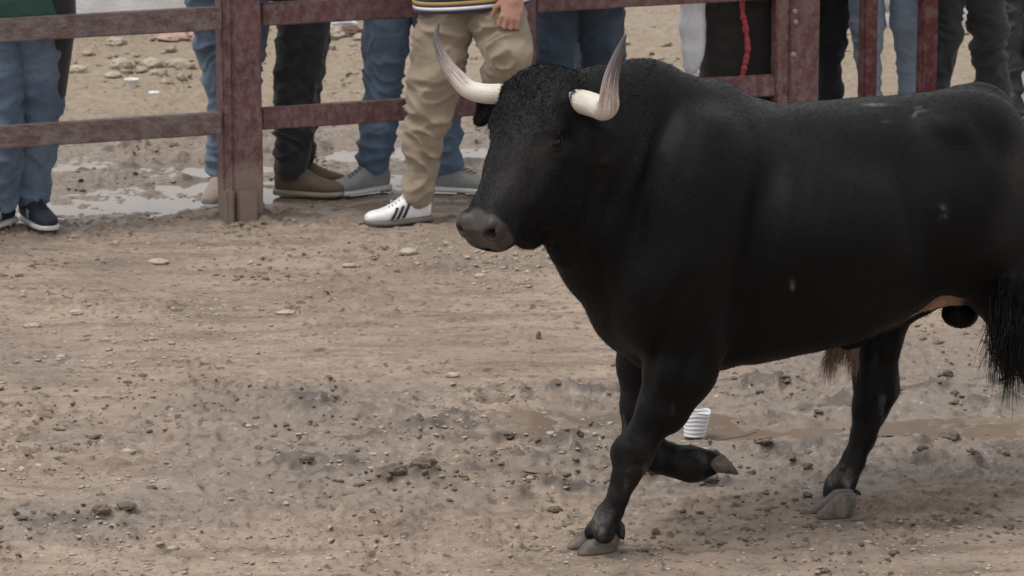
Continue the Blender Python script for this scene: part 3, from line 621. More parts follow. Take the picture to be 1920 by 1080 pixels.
def shoe(parent, ankle_xy, dirdeg, upper, sole, L=.29, stripes=False, patch=None, lift=0., laces=None, z0=None):
    a = R(dirdeg); fx = np.array([math.cos(a), math.sin(a), 0]); fy = np.array([-math.sin(a), math.cos(a), 0]); M = np.array([fx, fy, [0, 0, 1.]])
    zb = gz(ankle_xy[0], ankle_xy[1]) if z0 is None else z0
    o = np.array([ankle_xy[0], ankle_xy[1], max(zb, -.01) + .002]) - fx * .07
    s = L / .29
    st = [(0.0, 0, .055, .022, .035), (.012, 0, .06, .030, .048), (.05, 0, .066, .034, .056), (.095, 0, .068, .036, .058), (.13, .002, .060, .038, .05), (.165, .003, .050, .042, .038), (.21, .004, .042, .045, .029), (.255, .002, .039, .040, .025), (.278, 0, .037, .030, .021), (.29, 0, .035, .018, .012)]
    st = [tuple(x * s for x in r_) for r_ in st]
    lo = o - .12; hi = o + [.45, .45, .25]
    f = Field(o - [.35, .35, .03], o + [.35, .35, .2], .005); f.loft(o, M, st, 2.3, .01)
    f.cone(o + fx * .05 * s + [0, 0, .085], o + fx * .075 * s + [0, 0, .12], .038, .036, .02)
    f.cone(o + fx * .06 * s + [0, 0, .1], o + fx * .07 * s + [0, 0, .2], .031, .031, .006, sub=True)
    V, Fq = f.mesh(1); me = mesh_np('shoe', V, Fq, upper); n_ = vnormals(me); setco(me, V + n_ * (.003 * fbm(V * 45, 2, 3))[:, None])
    sh = obj('shoe', me, parent)
    f = Field(o - [.35, .35, .03], o + [.35, .35, .07], .005)
    so = [(-.006, 0, .014, .028, .014), (.01, 0, .013, .037, .013), (.06, 0, .013, .04, .013), (.12, .003, .012, .041, .012), (.17, .004, .012, .047, .012), (.22, .005, .013, .05, .012), (.265, .003, .016, .042, .012), (.292, 0, .019, .024, .010)]
    f.loft(o, M, [tuple(x * s for x in r_) for r_ in so], 4, .006); V, Fq = f.mesh(1); obj('sole', mesh_np('sole', V, Fq, sole), sh)
    if laces is not None:
        S = np.array(st); V = []; Fs = []
        for k_ in range(5):
            x = (.125 + k_ * .016) * s; c1, c2, r1, r2 = [np.interp(x, S[:, 0], S[:, i]) for i in (1, 2, 3, 4)]
            pts_ = []
            for q in np.linspace(-.6, .6, 7):
                xx = x + q * .012; zz = c2 + r2 * (1 - abs(q * .8) ** 2.3) ** (1 / 2.3) + .003; pts_.append(o + fx * xx + fy * (c1 + r1 * q * .8) + np.array([0, 0, zz]))
            Vt, Ft = tube(pts_, [.003] * 7, 6); Fs.append(Ft[Ft[:, 2] != Ft[:, 3]] + sum(len(v) for v in V)); V.append(Vt)
        obj('laces', mesh_np('laces', np.vstack(V), np.vstack(Fs), laces), sh)
    def side(x, z, sg):
        S = np.array(st); c1, c2, r1, r2 = [np.interp(x, S[:, 0], S[:, i]) for i in (1, 2, 3, 4)]
        q = max(1 - abs((z - c2) / r2) ** 2.3, .02) ** (1 / 2.3); return o + fx * x + fy * (c1 + sg * (r1 * q + .0035)) + np.array([0, 0, z])
    if stripes:
        for k_ in range(3):
            for sg in (-1, 1):
                V = []; nseg = 8
                for j in range(nseg + 1):
                    q = j / nseg; z = .028 + q * .055 * (1 - .1 * k_); x = .125 + k_ * .026 - q * .026
                    V += [side(x, z, sg), side(x + .0125, z, sg)]
                Fs = [(2 * j, 2 * j + 1, 2 * j + 3, 2 * j + 2) for j in range(nseg)]
                me = mesh_np('stripe', V, Fs, M_stripe); so_ = obj('stripe', me, sh); md = so_.modifiers.new('s', 'SOLIDIFY'); md.thickness = .003; md.offset = 0
    if patch:
        for sg in (-1, 1):
            strokes = [((.12, .032), (.128, .07)), ((.128, .07), (.143, .034)), ((.143, .034), (.151, .068))]; V = []; Fs = []
            for (x0, z0_), (x1, z1_) in strokes:
                b_ = len(V)
                for q in np.linspace(0, 1, 5):
                    x = x0 + (x1 - x0) * q; z = z0_ + (z1_ - z0_) * q; V += [side(x - .005, z, sg), side(x + .005, z, sg)]
                Fs += [(b_ + 2 * j, b_ + 2 * j + 1, b_ + 2 * j + 3, b_ + 2 * j + 2) for j in range(4)]
            me = mesh_np('side_letter', V, Fs, patch); so_ = obj('side_letter', me, sh); md = so_.modifiers.new('s', 'SOLIDIFY'); md.thickness = .003; md.offset = 0
    return sh
def wrinkle(me, legs, amp=1., zhem=.1, baggy=0., seed=0):
    V = getco(me); n_ = vnormals(me); z = V[:, 2]
    w1 = 1 - np.abs(2 * vnoise(V * [7, 7, 19] + [0, 0, 2] + fbm(V * 4, 2, seed)[:, None] * 6, seed + 1) - 1)
    w2 = 1 - np.abs(2 * vnoise(V * [14, 14, 38], seed + 2) - 1)
    x = V[:, 0]; slant = 1 - np.abs(2 * vnoise(np.stack([x * 6 + z * 5, V[:, 1] * 6, z * 16 - x * 9], 1), seed + 5) - 1)
    low = sstep(.42, .12, z - zhem + .1); knee = np.exp(-((z - .5) / .14) ** 2); hip = sstep(.62, .8, z)
    d = amp * ((w1 ** 2 - .4) * (.010 + .013 * low + .008 * knee + .006 * hip + baggy * .008) + (w2 - .6) * (.003 + .004 * low) + (slant ** 2 - .4) * (.009 + .01 * baggy) * (knee + hip + .3))
    setco(me, V + n_ * d[:, None])
def person(label, hips, legs, trouser, top, shoes=None, rad=(.088, .066, .06), Zhip=None, amp=1., baggy=0., face=-90, group='onlookers by the fence', waist=None, jacket_drop=.0, skirt=None, arms=None, hemcut=None, lean=0., torso_off=(0, 0), shoe_kw=None, top_r=1., hair=M_hair, topz=None):
    """hips: world centre of pelvis; legs: list of (knee, ankle, toe direction in degrees)"""
    hips = np.array(hips, float); root = thing('person', [hips[0], hips[1], 0], label, 'person', group)
    fd_ = np.array([math.cos(R(face)), math.sin(R(face)), 0]); sd = np.array([-fd_[1], fd_[0], 0])
    ch = hips + [torso_off[0], torso_off[1], .48]
    lo = np.min([hips, ch] + [l[1] for l in legs] + [l[0] for l in legs], 0) - [.55, .6, .16]; hi = np.max([hips, ch] + [l[1] for l in legs] + [l[0] for l in legs], 0) + [.55, .6, .55]
    # body
    f = Field([lo[0], lo[1], 0], [hi[0], hi[1], ch[2] + .5], .014)
    f.ell(hips + [0, 0, .05], (.12, .085, .08), k=.02); f.cone(hips + [0, 0, .08], ch, .11, .12, .05); f.cone(ch + sd * -.13, ch + sd * .13, .07, .07, .05)
    nk = ch + [0, 0, .1]; hd = nk + np.array([0, 0, .17]) + fd_ * .02; f.cone(ch, nk + [0, 0, .05], .06, .055, .04)
    Mh = np.array([fd_, sd, [0, 0, 1.]])
    f.ell(hd, (.098, .076, .118), Mh, .02); f.ell(hd + fd_ * .04 - [0, 0, .07], (.05, .05, .05), Mh, .03); f.cone(hd + fd_ * .095, hd + fd_ * .112 - [0, 0, .03], .011, .016, .012)
    for s_ in (-1, 1):
        f.ell(hd + sd * .078 * s_ - [0, 0, .01], (.02, .01, .03), Mh, .008); f.ell(hd + fd_ * .092 + sd * .032 * s_ + [0, 0, .005], (.014, .018, .011), Mh, .01, sub=True)
    f.cone(hd + fd_ * .098 - sd * .022 - [0, 0, .065], hd + fd_ * .098 + sd * .022 - [0, 0, .065], .005, .005, .008, sub=True)
    for i, (kn, an, td) in enumerate(legs):
        hj = hips + sd * (.085 if i == 1 else -.085) * (1 if True else 1)
        hj = hips + (np.array(kn) - hips) * 0 + unit(np.array([kn[0] - hips[0], 0, 0]) + 1e-6) * .07 if False else hips + np.array([(.08 if kn[0] >= hips[0] else -.08), 0, -.03])
        f.chain([hj + [0, 0, .02], kn, np.array(an)], [.06, .042, .03], .01)
    shl = [ch + sd * s_ * .18 + [0, 0, .03] for s_ in (-1, 1)]
    if arms is None:
        arms = [(s_, sh_ + sd * .06 * s_ - np.array([0, 0, .26]) + fd_ * .04, sh_ + sd * -.02 * s_ - np.array([0, 0, .2]) + fd_ * .26) for s_, sh_ in zip((-1, 1), shl)]
    for (s_, el, wr), sh_ in zip(arms, shl):
        f.chain([sh_, el, wr], [.05, .038, .026], .02)
    V, Fq = f.mesh(1); n0 = len(V)
    for (s_, el, wr) in arms:
        HV, HF = HAND; ax = unit(np.array(wr) - np.array(el))
        if abs(ax[2]) < .8: y_ = unit(np.cross(ax, [0, 0, 1.])) * s_; z_ = unit(np.cross(ax, y_)); z_ = z_ * np.sign(z_[2])
        else: y_ = unit(sd * -s_ - ax * (ax @ sd) * -s_); z_ = np.cross(ax, y_); z_ = z_ * np.sign(z_ @ fd_)
        W = np.array(wr) + (HV[:, :1] * ax + HV[:, 1:2] * y_ + HV[:, 2:3] * z_) * 1.12
        Fq = np.vstack([Fq, (HF if np.dot(np.cross(ax, y_), z_) > 0 else HF[:, ::-1]) + len(V)]); V = np.vstack([V, W])
    body = obj('body', mesh_np('body', V, Fq, M_skin), root)
    # hair
    f = Field(hd - .16, hd + .18, .01); f.ell(hd + [0, 0, .025] - fd_ * .015, (.1, .084, .112), Mh, .01); f.ell(hd + fd_ * .09 - [0, 0, .035], (.09, .1, .085), Mh, .01, sub=True)
    V, Fq = f.mesh(1); obj('hair', mesh_np('hair', V, Fq, hair), root)
    # trousers
    zmin = min(l[1][2] for l in legs) - .06
    f = Field([lo[0], lo[1], max(zmin, 0)], [hi[0], hi[1], hips[2] + .16], .0075)
    f.ell(hips + [0, 0, .02], (.165, .12, .1), np.array([sd, fd_, [0, 0, 1.]]), .05)
    for i, (kn, an, td) in enumerate(legs):
        hj = hips + np.array([(.085 if kn[0] >= hips[0] else -.085), 0, -.05]); kn = np.array(kn); an = np.array(an)
        rt, rk, rh = rad; calf = kn * .55 + an * .45; hem = an + [0, 0, -.01]
        f.chain([hj, (hj + kn) / 2, kn, calf, hem], [rt * 1.1, rt, rk, (rk * .5 + rh * .5) * 1.03, rh], .018)
    V, Fq = f.mesh(1); me = mesh_np('trousers', V, Fq, trouser); wrinkle(me, legs, amp, zmin + .06, baggy, int(abs(hips[0]) * 100)); obj('trousers', me, root)
    # top
    tz = hips[2] - .02 if topz is None else topz
    f = Field([lo[0], lo[1], tz - jacket_drop - .06], [hi[0], hi[1], ch[2] + .25], .011)
    a_ = np.array([hips[0], hips[1], tz]); Mt = np.array([[0, 0, 1.], sd, fd_]); H_ = ch[2] - tz
    f.loft(a_, Mt, [(-jacket_drop, 0, 0, .19 * top_r, .135 * top_r), (.05, 0, 0, .175 * top_r, .13 * top_r), (H_ * .5, 0, 0, .165 * top_r, .12), (H_ * .85, 0, 0, .2, .125), (H_, 0, 0, .19, .11), (H_ + .08, 0, 0, .09, .08)], 2.2, .03)
    for (s_, el, wr), sh_ in zip(arms, shl):
        f.chain([sh_, el, np.array(el) * .1 + np.array(wr) * .9], [.068, .055, .042], .03)
    V, Fq = f.mesh(1); me = mesh_np('jacket', V, Fq, top); n_ = vnormals(me); w1 = 1 - np.abs(2 * vnoise(V * [8, 8, 14], 7) - 1); setco(me, V + n_ * ((w1 - .5) * .015)[:, None]); jk = obj('jacket', me, root)
    for i, (kn, an, td) in enumerate(legs):
        if shoes: shoe(root, an[:2], td, *shoes, **(shoe_kw or {}))
    return root, jk, ch, hd
def leg(kpx, kpy, fpx, fpy, toe, dk=.0, za=.125):
    g = G(fpx, fpy); kn = P(kpx, kpy, g[1] + dk); an = np.array([g[0], g[1], za]); return (kn, an, toe)
def pel(px, z, Y):
    p = P(px, 0, Y); return np.array([(px - 960) / FPX * (Y / math.cos(PITCH) + (CAM_H - z) * .0) * 1.0, Y, z])
def proj(p):
    q = np.array(p) - C0; d = q @ FW; return 960 + q[0] / d * FPX, 540 - (q @ UP) / d * FPX
def legb(kpx, kpy, fpx, toe, back=.25, za=.12):
    """leg of someone standing behind the fence line"""
    Yb_ = on_fence(fpx, 0)[1] + back; g = P(fpx, 0, Yb_); x = (fpx - 960) / FPX * (Yb_ * math.cos(PITCH) + CAM_H * math.sin(PITCH)); kn = P(kpx, kpy, Yb_); an = np.array([x, Yb_, za]); return (kn, an, toe)
def pelb(px, py_crotch, Y): return P(px, py_crotch, Y) + [0, 0, .115]
# man at the far left
l1 = [leg(10, 245, 2, 425, -120, -.02), leg(79, 235, 58, 418, -62, -.02)]
hp = pel(50, .87, l1[0][1][1] + .02)
pr, jk, ch, hd = person('man in blue jeans, open black coat and navy sneakers at the left edge', hp, l1, M_denim2, M_green, (M_shoe_navy, M_sole_white), (.084, .068, .066), jacket_drop=.02, topz=.86, shoe_kw=dict(patch=M_shoe_grey, laces=M_stripe))
f = Field([hp[0] - .35, hp[1] - .3, .4], [hp[0] + .35, hp[1] + .3, 1.5], .008)
f.loft([hp[0], hp[1] + .03, 0], np.array([[0, 0, 1.], [1, 0, 0], [0, 1, 0]], float), [(.5, .035, .02, .13, .1), (.8, .03, .01, .185, .15), (1.2, 0, 0, .21, .15), (1.4, 0, 0, .2, .13), (1.44, 0, 0, .1, .08)], 2.3, .02)
f.loft([hp[0] - .03, hp[1] - .16, 0], np.array([[0, 0, 1.], [1, 0, 0], [0, 1, 0]], float), [(.3, 0, 0, .185, .22), (.85, 0, 0, .17, .22), (1.5, 0, 0, .07, .1)], 4, .01, sub=True)
V, Fq = f.mesh(1); obj('coat', mesh_np('coat', V, Fq, M_black), pr)
# person behind the post
l2 = [leg(420, 190, 414, 372, -100), leg(455, 190, 458, 372, -80)]
person('person in grey blue jeans and beige shoes mostly hidden behind the thick post', pel(435, .93, l2[0][1][1]), l2, M_denim2, M_bluejacket, (M_shoe_pink, M_sole_white), (.08, .058, .05))
# black trousers, tan shoe
l3 = [leg(553, 190, 548, 362, -14), leg(560, 190, 556, 345, -20)]
person('man in black trousers and tan slip-on shoe standing right of the thick post', pel(546, .93, l3[0][1][1] + .05), l3, M_black_denim, M_black, (M_shoe_brown, M_sole_tan), (.098, .078, .066), face=-30, jacket_drop=.1)
# blue jeans, grey shoes
l4 = [leg(716, 190, 700, 355, 215), leg(830, 190, 834, 355, -12)]
person('man in blue jeans and grey running shoes standing behind the man in khaki', pel(775, .92, l4[0][1][1] + .02), l4, M_denim, M_denim_dark, (M_shoe_grey, M_sole_white), (.09, .072, .066), shoe_kw=dict(laces=M_sole_grey))
# khaki man, in front of the fence, one foot up on the rail
g5 = G(775, 418); Y5 = g5[1]; kn5 = P(806, 205, Y5); an5 = np.array([P(782, 385, Y5)[0], Y5, .135])
hip5 = pel(882, .90, Y5 + .08); kn5b = P(958, 108, Y5 - .12); an5b = P(925, 185, Y5 + .12) + [0, 0, .02]
arms5 = [(-1, hip5 + [-.3, .0, .3], hip5 + [-.1, -.2, .36]), (1, P(1000, -150, Y5), P(966, -8, Y5 - .12))]
prk, jk, ch, hd = person('man in baggy khaki trousers, white striped sneaker and navy sweater sitting on the fence', hip5, [(kn5, an5, 212), (kn5b, an5b, -80)], M_khaki, M_navy, None, (.1, .082, .052), amp=1.0, baggy=.7, arms=arms5, topz=.865, jacket_drop=0, face=-90, top_r=1.14)
shoe(prk, an5[:2] + [-.015, 0], 207, M_shoe_white, M_sole_grey, stripes=True, L=.275, laces=M_shoe_white)
shoe(prk, an5b[:2], -80, M_shoe_white, M_sole_grey, stripes=True, z0=ZL + .005)
obj('sock', tube_mesh('sock', [an5 + [-.012, 0, -.07], an5 + [-.005, 0, -.02], an5 + [0, 0, .03]], [.037, .036, .038], M_sock, 20), prk)
# striped hem and cuff
def ring_band(c, ax, rx, ry, z0, z1, mat, name, parent, e=2.2):
    th = np.linspace(0, 2 * np.pi, 64, endpoint=False); c = np.array(c); ax = unit(ax); s1 = unit(np.cross(ax, [0, 1, .01])); s2 = np.cross(ax, s1)
    V = []
    cs, sn = np.cos(th), np.sin(th); k_ = (np.abs(cs) ** e + np.abs(sn) ** e) ** (-1 / e)
    for z, r_ in ((z0, 1.0), (z0 - .001, 1.03), ((z0 + z1) / 2, 1.035), (z1 + .001, 1.03), (z1, 1.0)):
        V.append(c + ax * z + s1 * (rx * r_ * k_ * cs)[:, None] + s2 * (ry * r_ * k_ * sn)[:, None])
    V = np.vstack(V); i, j = np.meshgrid(np.arange(4), np.arange(64), indexing='ij'); j2 = (j + 1) % 64
    obj(name, mesh_np(name, V, np.stack([i * 64 + j, i * 64 + j2, (i + 1) * 64 + j2, (i + 1) * 64 + j], -1).reshape(-1, 4), mat), parent)
hc = [hip5[0] + .01, hip5[1], .85]
for a_, b_, mt in ((.0, .012, M_navy), (.012, .024, M_shoe_white), (.024, .032, M_navy), (.032, .044, M_yellow)): ring_band(hc, [-.08, 0, 1], .225, .165, a_, b_, mt, 'hem_stripe', jk)
wr = np.array(arms5[1][2]); el = np.array(arms5[1][1]); ax = unit(wr - el); cc = el * .1 + wr * .9
for a_, b_, mt in ((-.03, -.02, M_yellow), (-.02, -.008, M_navy), (-.008, .004, M_shoe_white), (.004, .014, M_navy)): ring_band(cc, ax, .047, .047, a_, b_, mt, 'cuff_stripe', jk, 2)
# blue jeans behind the bull's head
l6 = [legb(1034, 150, 1030, -100), legb(1132, 150, 1136, -80)]; Yq = l6[0][1][1]
person('person in dark blue jeans standing behind the bull head', pelb(1083, 15, Yq), l6, M_denim_dark, M_denim_dark, (M_shoe_black, M_sole_grey), (.092, .08, .075))
l6b = [legb(1060, 130, 1055, -100, .85), legb(1100, 130, 1105, -80, .85)]
person('person in pale jeans half hidden behind the dark blue jeans', pelb(1080, 10, l6b[0][1][1]), l6b, M_denim_light, M_bluejacket, (M_shoe_white, M_sole_white), (.08, .066, .06))
# black coat with red trim
l8 = [legb(1362, 130, 1355, -100, .3), legb(1430, 130, 1438, -80, .3)]; Yq = l8[0][1][1]
pk8, jk, ch, hd = person('person in long black coat with a red scarf, beside the white cloth', pelb(1390, 5, Yq), l8, M_black, M_brownblack, (M_shoe_black, M_sole_grey), (.1, .09, .085), jacket_drop=.52, top_r=.92)
Yc = Yq - .165
path = catmull([P(1392, -150, Yc), P(1392, 10, Yc), P(1397, 45, Yc - .01), P(1402, 90, Yc - .01), P(1397, 120, Yc - .01), P(1392, 143, Yc - .01)], 60)
obj('scarf', tube_mesh('scarf', path, .011 + .004 * np.sin(np.linspace(0, 60, 60)) * np.sin(np.linspace(0, 17, 60)), M_red, 10), pk8)
l9 = [legb(1515, 130, 1515, -95, .5), legb(1549, 110, 1550, -80, .5)]
person('person in black trousers standing right behind the centre post', pelb(1530, 0, l9[0][1][1]), l9, M_black, M_black, (M_shoe_black, M_sole_grey), (.075, .062, .06))
# white cloth hanging from the hand
Yw = Yq - .12
f = Field(P(1240, 170, Yw) - [.05, .15, .05], P(1350, -220, Yw) + [.05, .15, .05], .008)
f.chain([P(1302, -200, Yw), P(1299, 0, Yw), P(1299, 50, Yw), P(1298, 95, Yw), P(1292, 138, Yw)], [.02, .045, .050, .040, .014], .02); f.cone(P(1308, 75, Yw), P(1296, 120, Yw), .033, .03, .02)
V, Fq = f.mesh(1); V[:, 1] = Yw + (V[:, 1] - Yw) * .6; me = mesh_np('white_cloth', V, Fq, M_white_cloth); n_ = vnormals(me); setco(me, V + n_ * (.02 * (vnoise(V * [22, 22, 5], 3) - .5))[:, None]); obj('white_cloth', me, label='white cloth hanging down beside the black coat', category='cloth')
# pale skinny jeans
l10 = [legb(1628, 120, 1636, -100), legb(1703, 110, 1712, -80)]
person('woman in pale skinny jeans standing behind the red upright bars', pelb(1662, -2, l10[0][1][1]), l10, M_denim_light, M_bluejacket, (M_shoe_white, M_sole_white), (.07, .05, .038), amp=.6)
l11 = [legb(1722, 110, 1722, -90, .6), legb(1738, 110, 1742, -80, .6)]
person('person in charcoal trousers between the pale jeans and the second red bar', pelb(1732, -10, l11[0][1][1]), l11, M_black_denim, M_black, (M_shoe_black, M_sole_grey), (.05, .04, .04))
# black trousers, legs apart
l12 = [legb(1762, 110, 1728, -110), legb(1856, 110, 1868, -70)]
p12, jk, ch, hd = person('person with legs apart in ripped black jeans at the right', pelb(1810, 6, l12[0][1][1]), l12, M_black_denim, M_black, (M_shoe_black, M_sole_grey), (.08, .066, .064), amp=1.1)
kk = P(1855, 76, l12[1][1][1] - .10); f = Field(kk - .12, kk + .12, .006); f.ell(kk, (.045, .012, .009), k=.005); V, Fq = f.mesh(1); obj('knee_tear', mesh_np('knee_tear', V, Fq, M_orange), p12)
l13 = [leg(1893, 80, 1897, 212, -90), leg(1940, 80, 1950, 212, -80)]
person('person in shiny charcoal trousers and black shoes at the right edge', pel(1915, .92, l13[0][1][1]), l13, M_greyblack, M_black, (M_shoe_black, M_sole_grey), (.075, .055, .05))

# ------------------------------------------------------------------ the bull
TH = R(25); U_ = np.array([math.cos(TH), math.sin(TH), 0]); V_ = np.array([-math.sin(TH), math.cos(TH), 0]); W_ = np.array([0, 0, 1.]); BMx = np.array([U_, V_, W_])
hoofL = G(1115, 1040); O_ = hoofL + V_ * .10
def B(px, py, v=0.): return plane_hit(px, py, O_ + V_ * v, V_)
def bu(p): return (np.array(p) - O_) @ BMx.T
bull = thing('bull', [O_[0] + .5, O_[1] + .25, 0], 'black fighting bull with pale dark-tipped horns trotting to the left', 'bull')
hF = np.array([-.6, -.8, 0]); hL = np.array([.8, -.6, 0]); Oh = B(1020, 187, -.06)
def Hd(f, l, u): return Oh + hF * f + hL * l + W_ * u
ca, sa = math.cos(R(47)), math.sin(R(47))
aA = hF * ca - W_ * sa; aN = hF * sa + W_ * ca; HM = np.array([aA, hL, aN])
lo = np.min([B(830, 1060), B(2120, 1000), Hd(.5, .2, 0)], 0) - [.05, .45, 0]; hi = np.max([B(2120, 60), B(830, 60)], 0) + [.05, .45, .1]
lo[2] = -.02; hi[2] = 1.62
print('bull box', lo, hi)
f = Field(lo, hi, .0095); f.ops = []
def _rec(f):
    for nm in ('cone', 'ell', 'loft'):
        def mk(nm):
            def g(*a, **k): f.ops.append((nm, a, k))
            return g
        setattr(f, nm, mk(nm))
_rec(f)
# trunk
st = []
for px, ty, by, hw in ((1165, 190, 600, .13), (1200, 150, 640, .20), (1260, 160, 680, .26), (1340, 183, 692, .29), (1420, 188, 672, .315), (1500, 193, 655, .33), (1580, 191, 636, .33), (1650, 183, 605, .31), (1720, 180, 566, .285), (1790, 172, 536, .265), (1850, 180, 540, .24), (1895, 220, 510, .2), (1925, 290, 460, .14)):
    a = bu(B(px, ty)); c = bu(B(px, by)); st.append(((a[0] + c[0]) / 2, 0, (a[2] + c[2]) / 2, hw, (a[2] - c[2]) / 2))
f.loft(O_, BMx, st, 2.15, .05)
def E(px, py, v, ru, rv, rw, k=.05, tilt=0., sub=False):
    c_, s_ = math.cos(R(tilt)), math.sin(R(tilt)); M = np.array([U_ * c_ + W_ * s_, V_, -U_ * s_ + W_ * c_]); f.ell(B(px, py, v), (ru, rv, rw), M, k, sub)
def Cn(pts, k=.05):
    for i in range(len(pts) - 1): f.cone(B(*pts[i][:3]), B(*pts[i + 1][:3]), pts[i][3], pts[i + 1][3], k)
# neck and hump
Cn([(1300, 360, 0, .27), (1180, 320, -.02, .235), (1090, 270, -.05, .17)], .08)
Cn([(1290, 270, 0, .16), (1210, 222, -.01, .135), (1120, 210, -.04, .12)], .08)
Cn([(1220, 520, -.02, .2), (1140, 430, -.04, .155), (1060, 380, -.07, .11)], .07)
Cn([(1070, 420, -.07, .07), (1110, 500, -.04, .07), (1178, 588, -.02, .085), (1230, 640, 0, .085)], .05)
# shoulders, forequarters
E(1290, 430, -.19, .17, .12, .30, .07, -12); E(1265, 430, .19, .15, .10, .27, .07, -12)
E(1230, 560, -.15, .12, .11, .16, .07); E(1200, 540, .15, .1, .1, .15, .07)
E(1300, 590, -.19, .12, .09, .15, .06, 20)
# haunches
E(1820, 380, -.17, .2, .13, .28, .08, 10); E(1790, 400, .17, .17, .12, .26, .08, 10)
E(1800, 235, -.12, .17, .12, .09, .07)
E(1560, 440, -.2, .3, .16, .2, .08)
E(1830, 190, 0, .1, .07, .045, .05)
# near fore leg (planted)
Cn([(1300, 610, -.17, .125), (1275, 690, -.165, .105), (1243, 765, -.15, .072), (1204, 820, -.13, .047), (1188, 855, -.125, .051), (1174, 893, -.12, .033), (1160, 928, -.115, .0255), (1146, 960, -.11, .029), (1138, 974, -.105, .032)], .02)
f.cone(B(1142, 966, -.115), B(1134, 1000, -.130), .028, .030, .015); f.cone(B(1136, 968, -.095), B(1114, 998, -.072), .026, .026, .015)
E(1180, 846, -.13, .046, .045, .05, .02)
f.cone(B(1158, 985, -.10), B(1168, 1006, -.10), .016, .008, .012)
# far fore leg (folded)
Cn([(1235, 600, .14, .11), (1215, 680, .15, .085), (1205, 760, .14, .055), (1205, 835, .13, .052), (1235, 855, .11, .042), (1275, 866, .08, .04), (1300, 870, .06, .045), (1328, 868, .04, .036)], .03)
f.ell(B(1290, 886, .07), (.03, .025, .02), k=.02)
# far hind leg (planted)
Cn([(1730, 440, .15, .15), (1668, 560, .14, .085), (1646, 640, .13, .066), (1640, 700, .13, .058), (1642, 735, .12, .055), (1633, 770, .12, .047), (1619, 820, .12, .033), (1600, 865, .12, .028), (1585, 895, .12, .033), (1573, 915, .12, .038), (1564, 938, .12, .034)], .025)
f.cone(B(1650, 700, .13), B(1672, 732, .13), .03, .018, .04); f.ell(B(1604, 930, .13), (.016, .016, .02), k=.012)
# near hind leg (stretching back, leaves the frame)
Cn([(1850, 440, -.15, .185), (1890, 520, -.17, .13), (1925, 600, -.17, .098), (1962, 690, -.16, .066), (1985, 735, -.16, .056), (2010, 790, -.16, .038), (2045, 850, -.16, .036), (2062, 880, -.16, .042)], .04)
# sheath, scrotum, flank fold
Cn([(1798, 556, -.13, .03), (1765, 563, -.14, .026), (1735, 577, -.13, .021), (1700, 596, -.11, .019), (1655, 615, -.08, .016), (1605, 634, -.03, .026), (1588, 648, -.03, .016)], .012)
E(1800, 588, -.03, .058, .045, .045, .015); E(1790, 556, -.02, .04, .04, .03, .02)

# tail dock
tp = [B(*a) for a in ((1828, 178, 0), (1850, 186, -.02), (1876, 212, -.06), (1898, 262, -.12), (1908, 340, -.2), (1908, 430, -.27), (1902, 520, -.31), (1896, 580, -.32))]
f.chain(tp, [.035, .035, .033, .03, .026, .024, .022, .02], .02)
f.cone(B(1833, 168), B(1834, 158), .012, .003, .015)
# head
def head(f, only=False):
    st = [(-.075, 0, -.03, .07, .06), (-.055, 0, -.04, .105, .09), (0, 0, -.05, .128, .112), (.07, 0, -.06, .128, .125), (.13, 0, -.07, .122, .125), (.2, 0, -.075, .105, .118), (.26, 0, -.07, .09, .10), (.32, 0, -.055, .079, .085), (.375, 0, -.04, .070, .074), (.415, 0, -.034, .067, .064), (.438, 0, -.032, .062, .057), (.45, 0, -.031, .053, .05)]
    f.loft(Oh, HM, st, 2.5, .02)
    def A(t, l, n): return Oh + aA * t + hL * l + aN * n
    f.ell(A(-.03, 0, -.005), (.07, .125, .05), HM, .05)                       # poll
    for s in (1, -1):
        f.cone(A(.05, .075 * s, .03), A(.098, .1 * s, .012), .03, .026, .03)       # brow
        f.ell(A(.125, .122 * s, -.012), (.032, .018, .026), HM, .02, sub=True)       # socket
        f.ell(A(.2, .075 * s, -.13), (.11, .045, .09), HM, .05)                       # cheek
        f.cone(A(.2, .095 * s, -.045), A(.3, .07 * s, -.05), .018, .012, .03)         # cheek crest
        f.ell(A(.422, .047 * s, .004), (.034, .029, .033), HM, .02)                    # nostril wing
        f.ell(A(.405, .048 * s, -.055), (.04, .03, .032), HM, .025)                        # lip
        f.cone(Hd(-.01, .09 * s, -.0), Hd(.0, .122 * s, -.0), .036, .032, .02)           # horn root
    f.cone(A(.33, 0, -.11), A(.395, 0, -.09), .052, .036, .03)                       # chin
    f.cone(A(.2, 0, -.17), A(.31, 0, -.16), .075, .05, .05); f.cone(A(.25, .0, -.19), A(.315, 0, -.205), .06, .036, .04)
    # ears
    for s in (1, -1):
        if s > 0: p0, p1, p2 = Hd(-.03, .12, -.05), Hd(-.035, .165, -.085), Hd(-.025, .185, -.15)
        else: p0, p1, p2 = Hd(-.02, -.12, -.02), Hd(-.02, -.195, -.035), Hd(-.01, -.228, -.08)
        f.cone(p0, p1, .022, .038, .02); f.cone(p1, p2, .038, .022, .02)
        if s < 0: f.cone(p1 + hF * .035, p2 + hF * .025, .02, .008, .012, sub=True)
    for s in (1, -1):
        f.cone(A(.462, .052 * s, .014), A(.42, .046 * s, .0), .019, .012, .006, sub=True); f.cone(A(.445, .060 * s, .02), A(.422, .074 * s, .026), .009, .004, .006, sub=True)
        f.cone(A(.445, .0, -.072), A(.36, .075 * s, -.078), .005, .005, .008, sub=True)   # mouth line
        f.ell(A(.125, .099 * s, -.006), (.030, .023, .026), HM, .005); f.ell(A(.131, .1205 * s, .004), (.0225, .016, .0125), HM, .003, sub=True)
        f.cone(A(.105, .108 * s, .014), A(.118, .114 * s, .016), .006, .005, .010)
head(f)
f.play(); Vb, Fb = f.mesh(1)
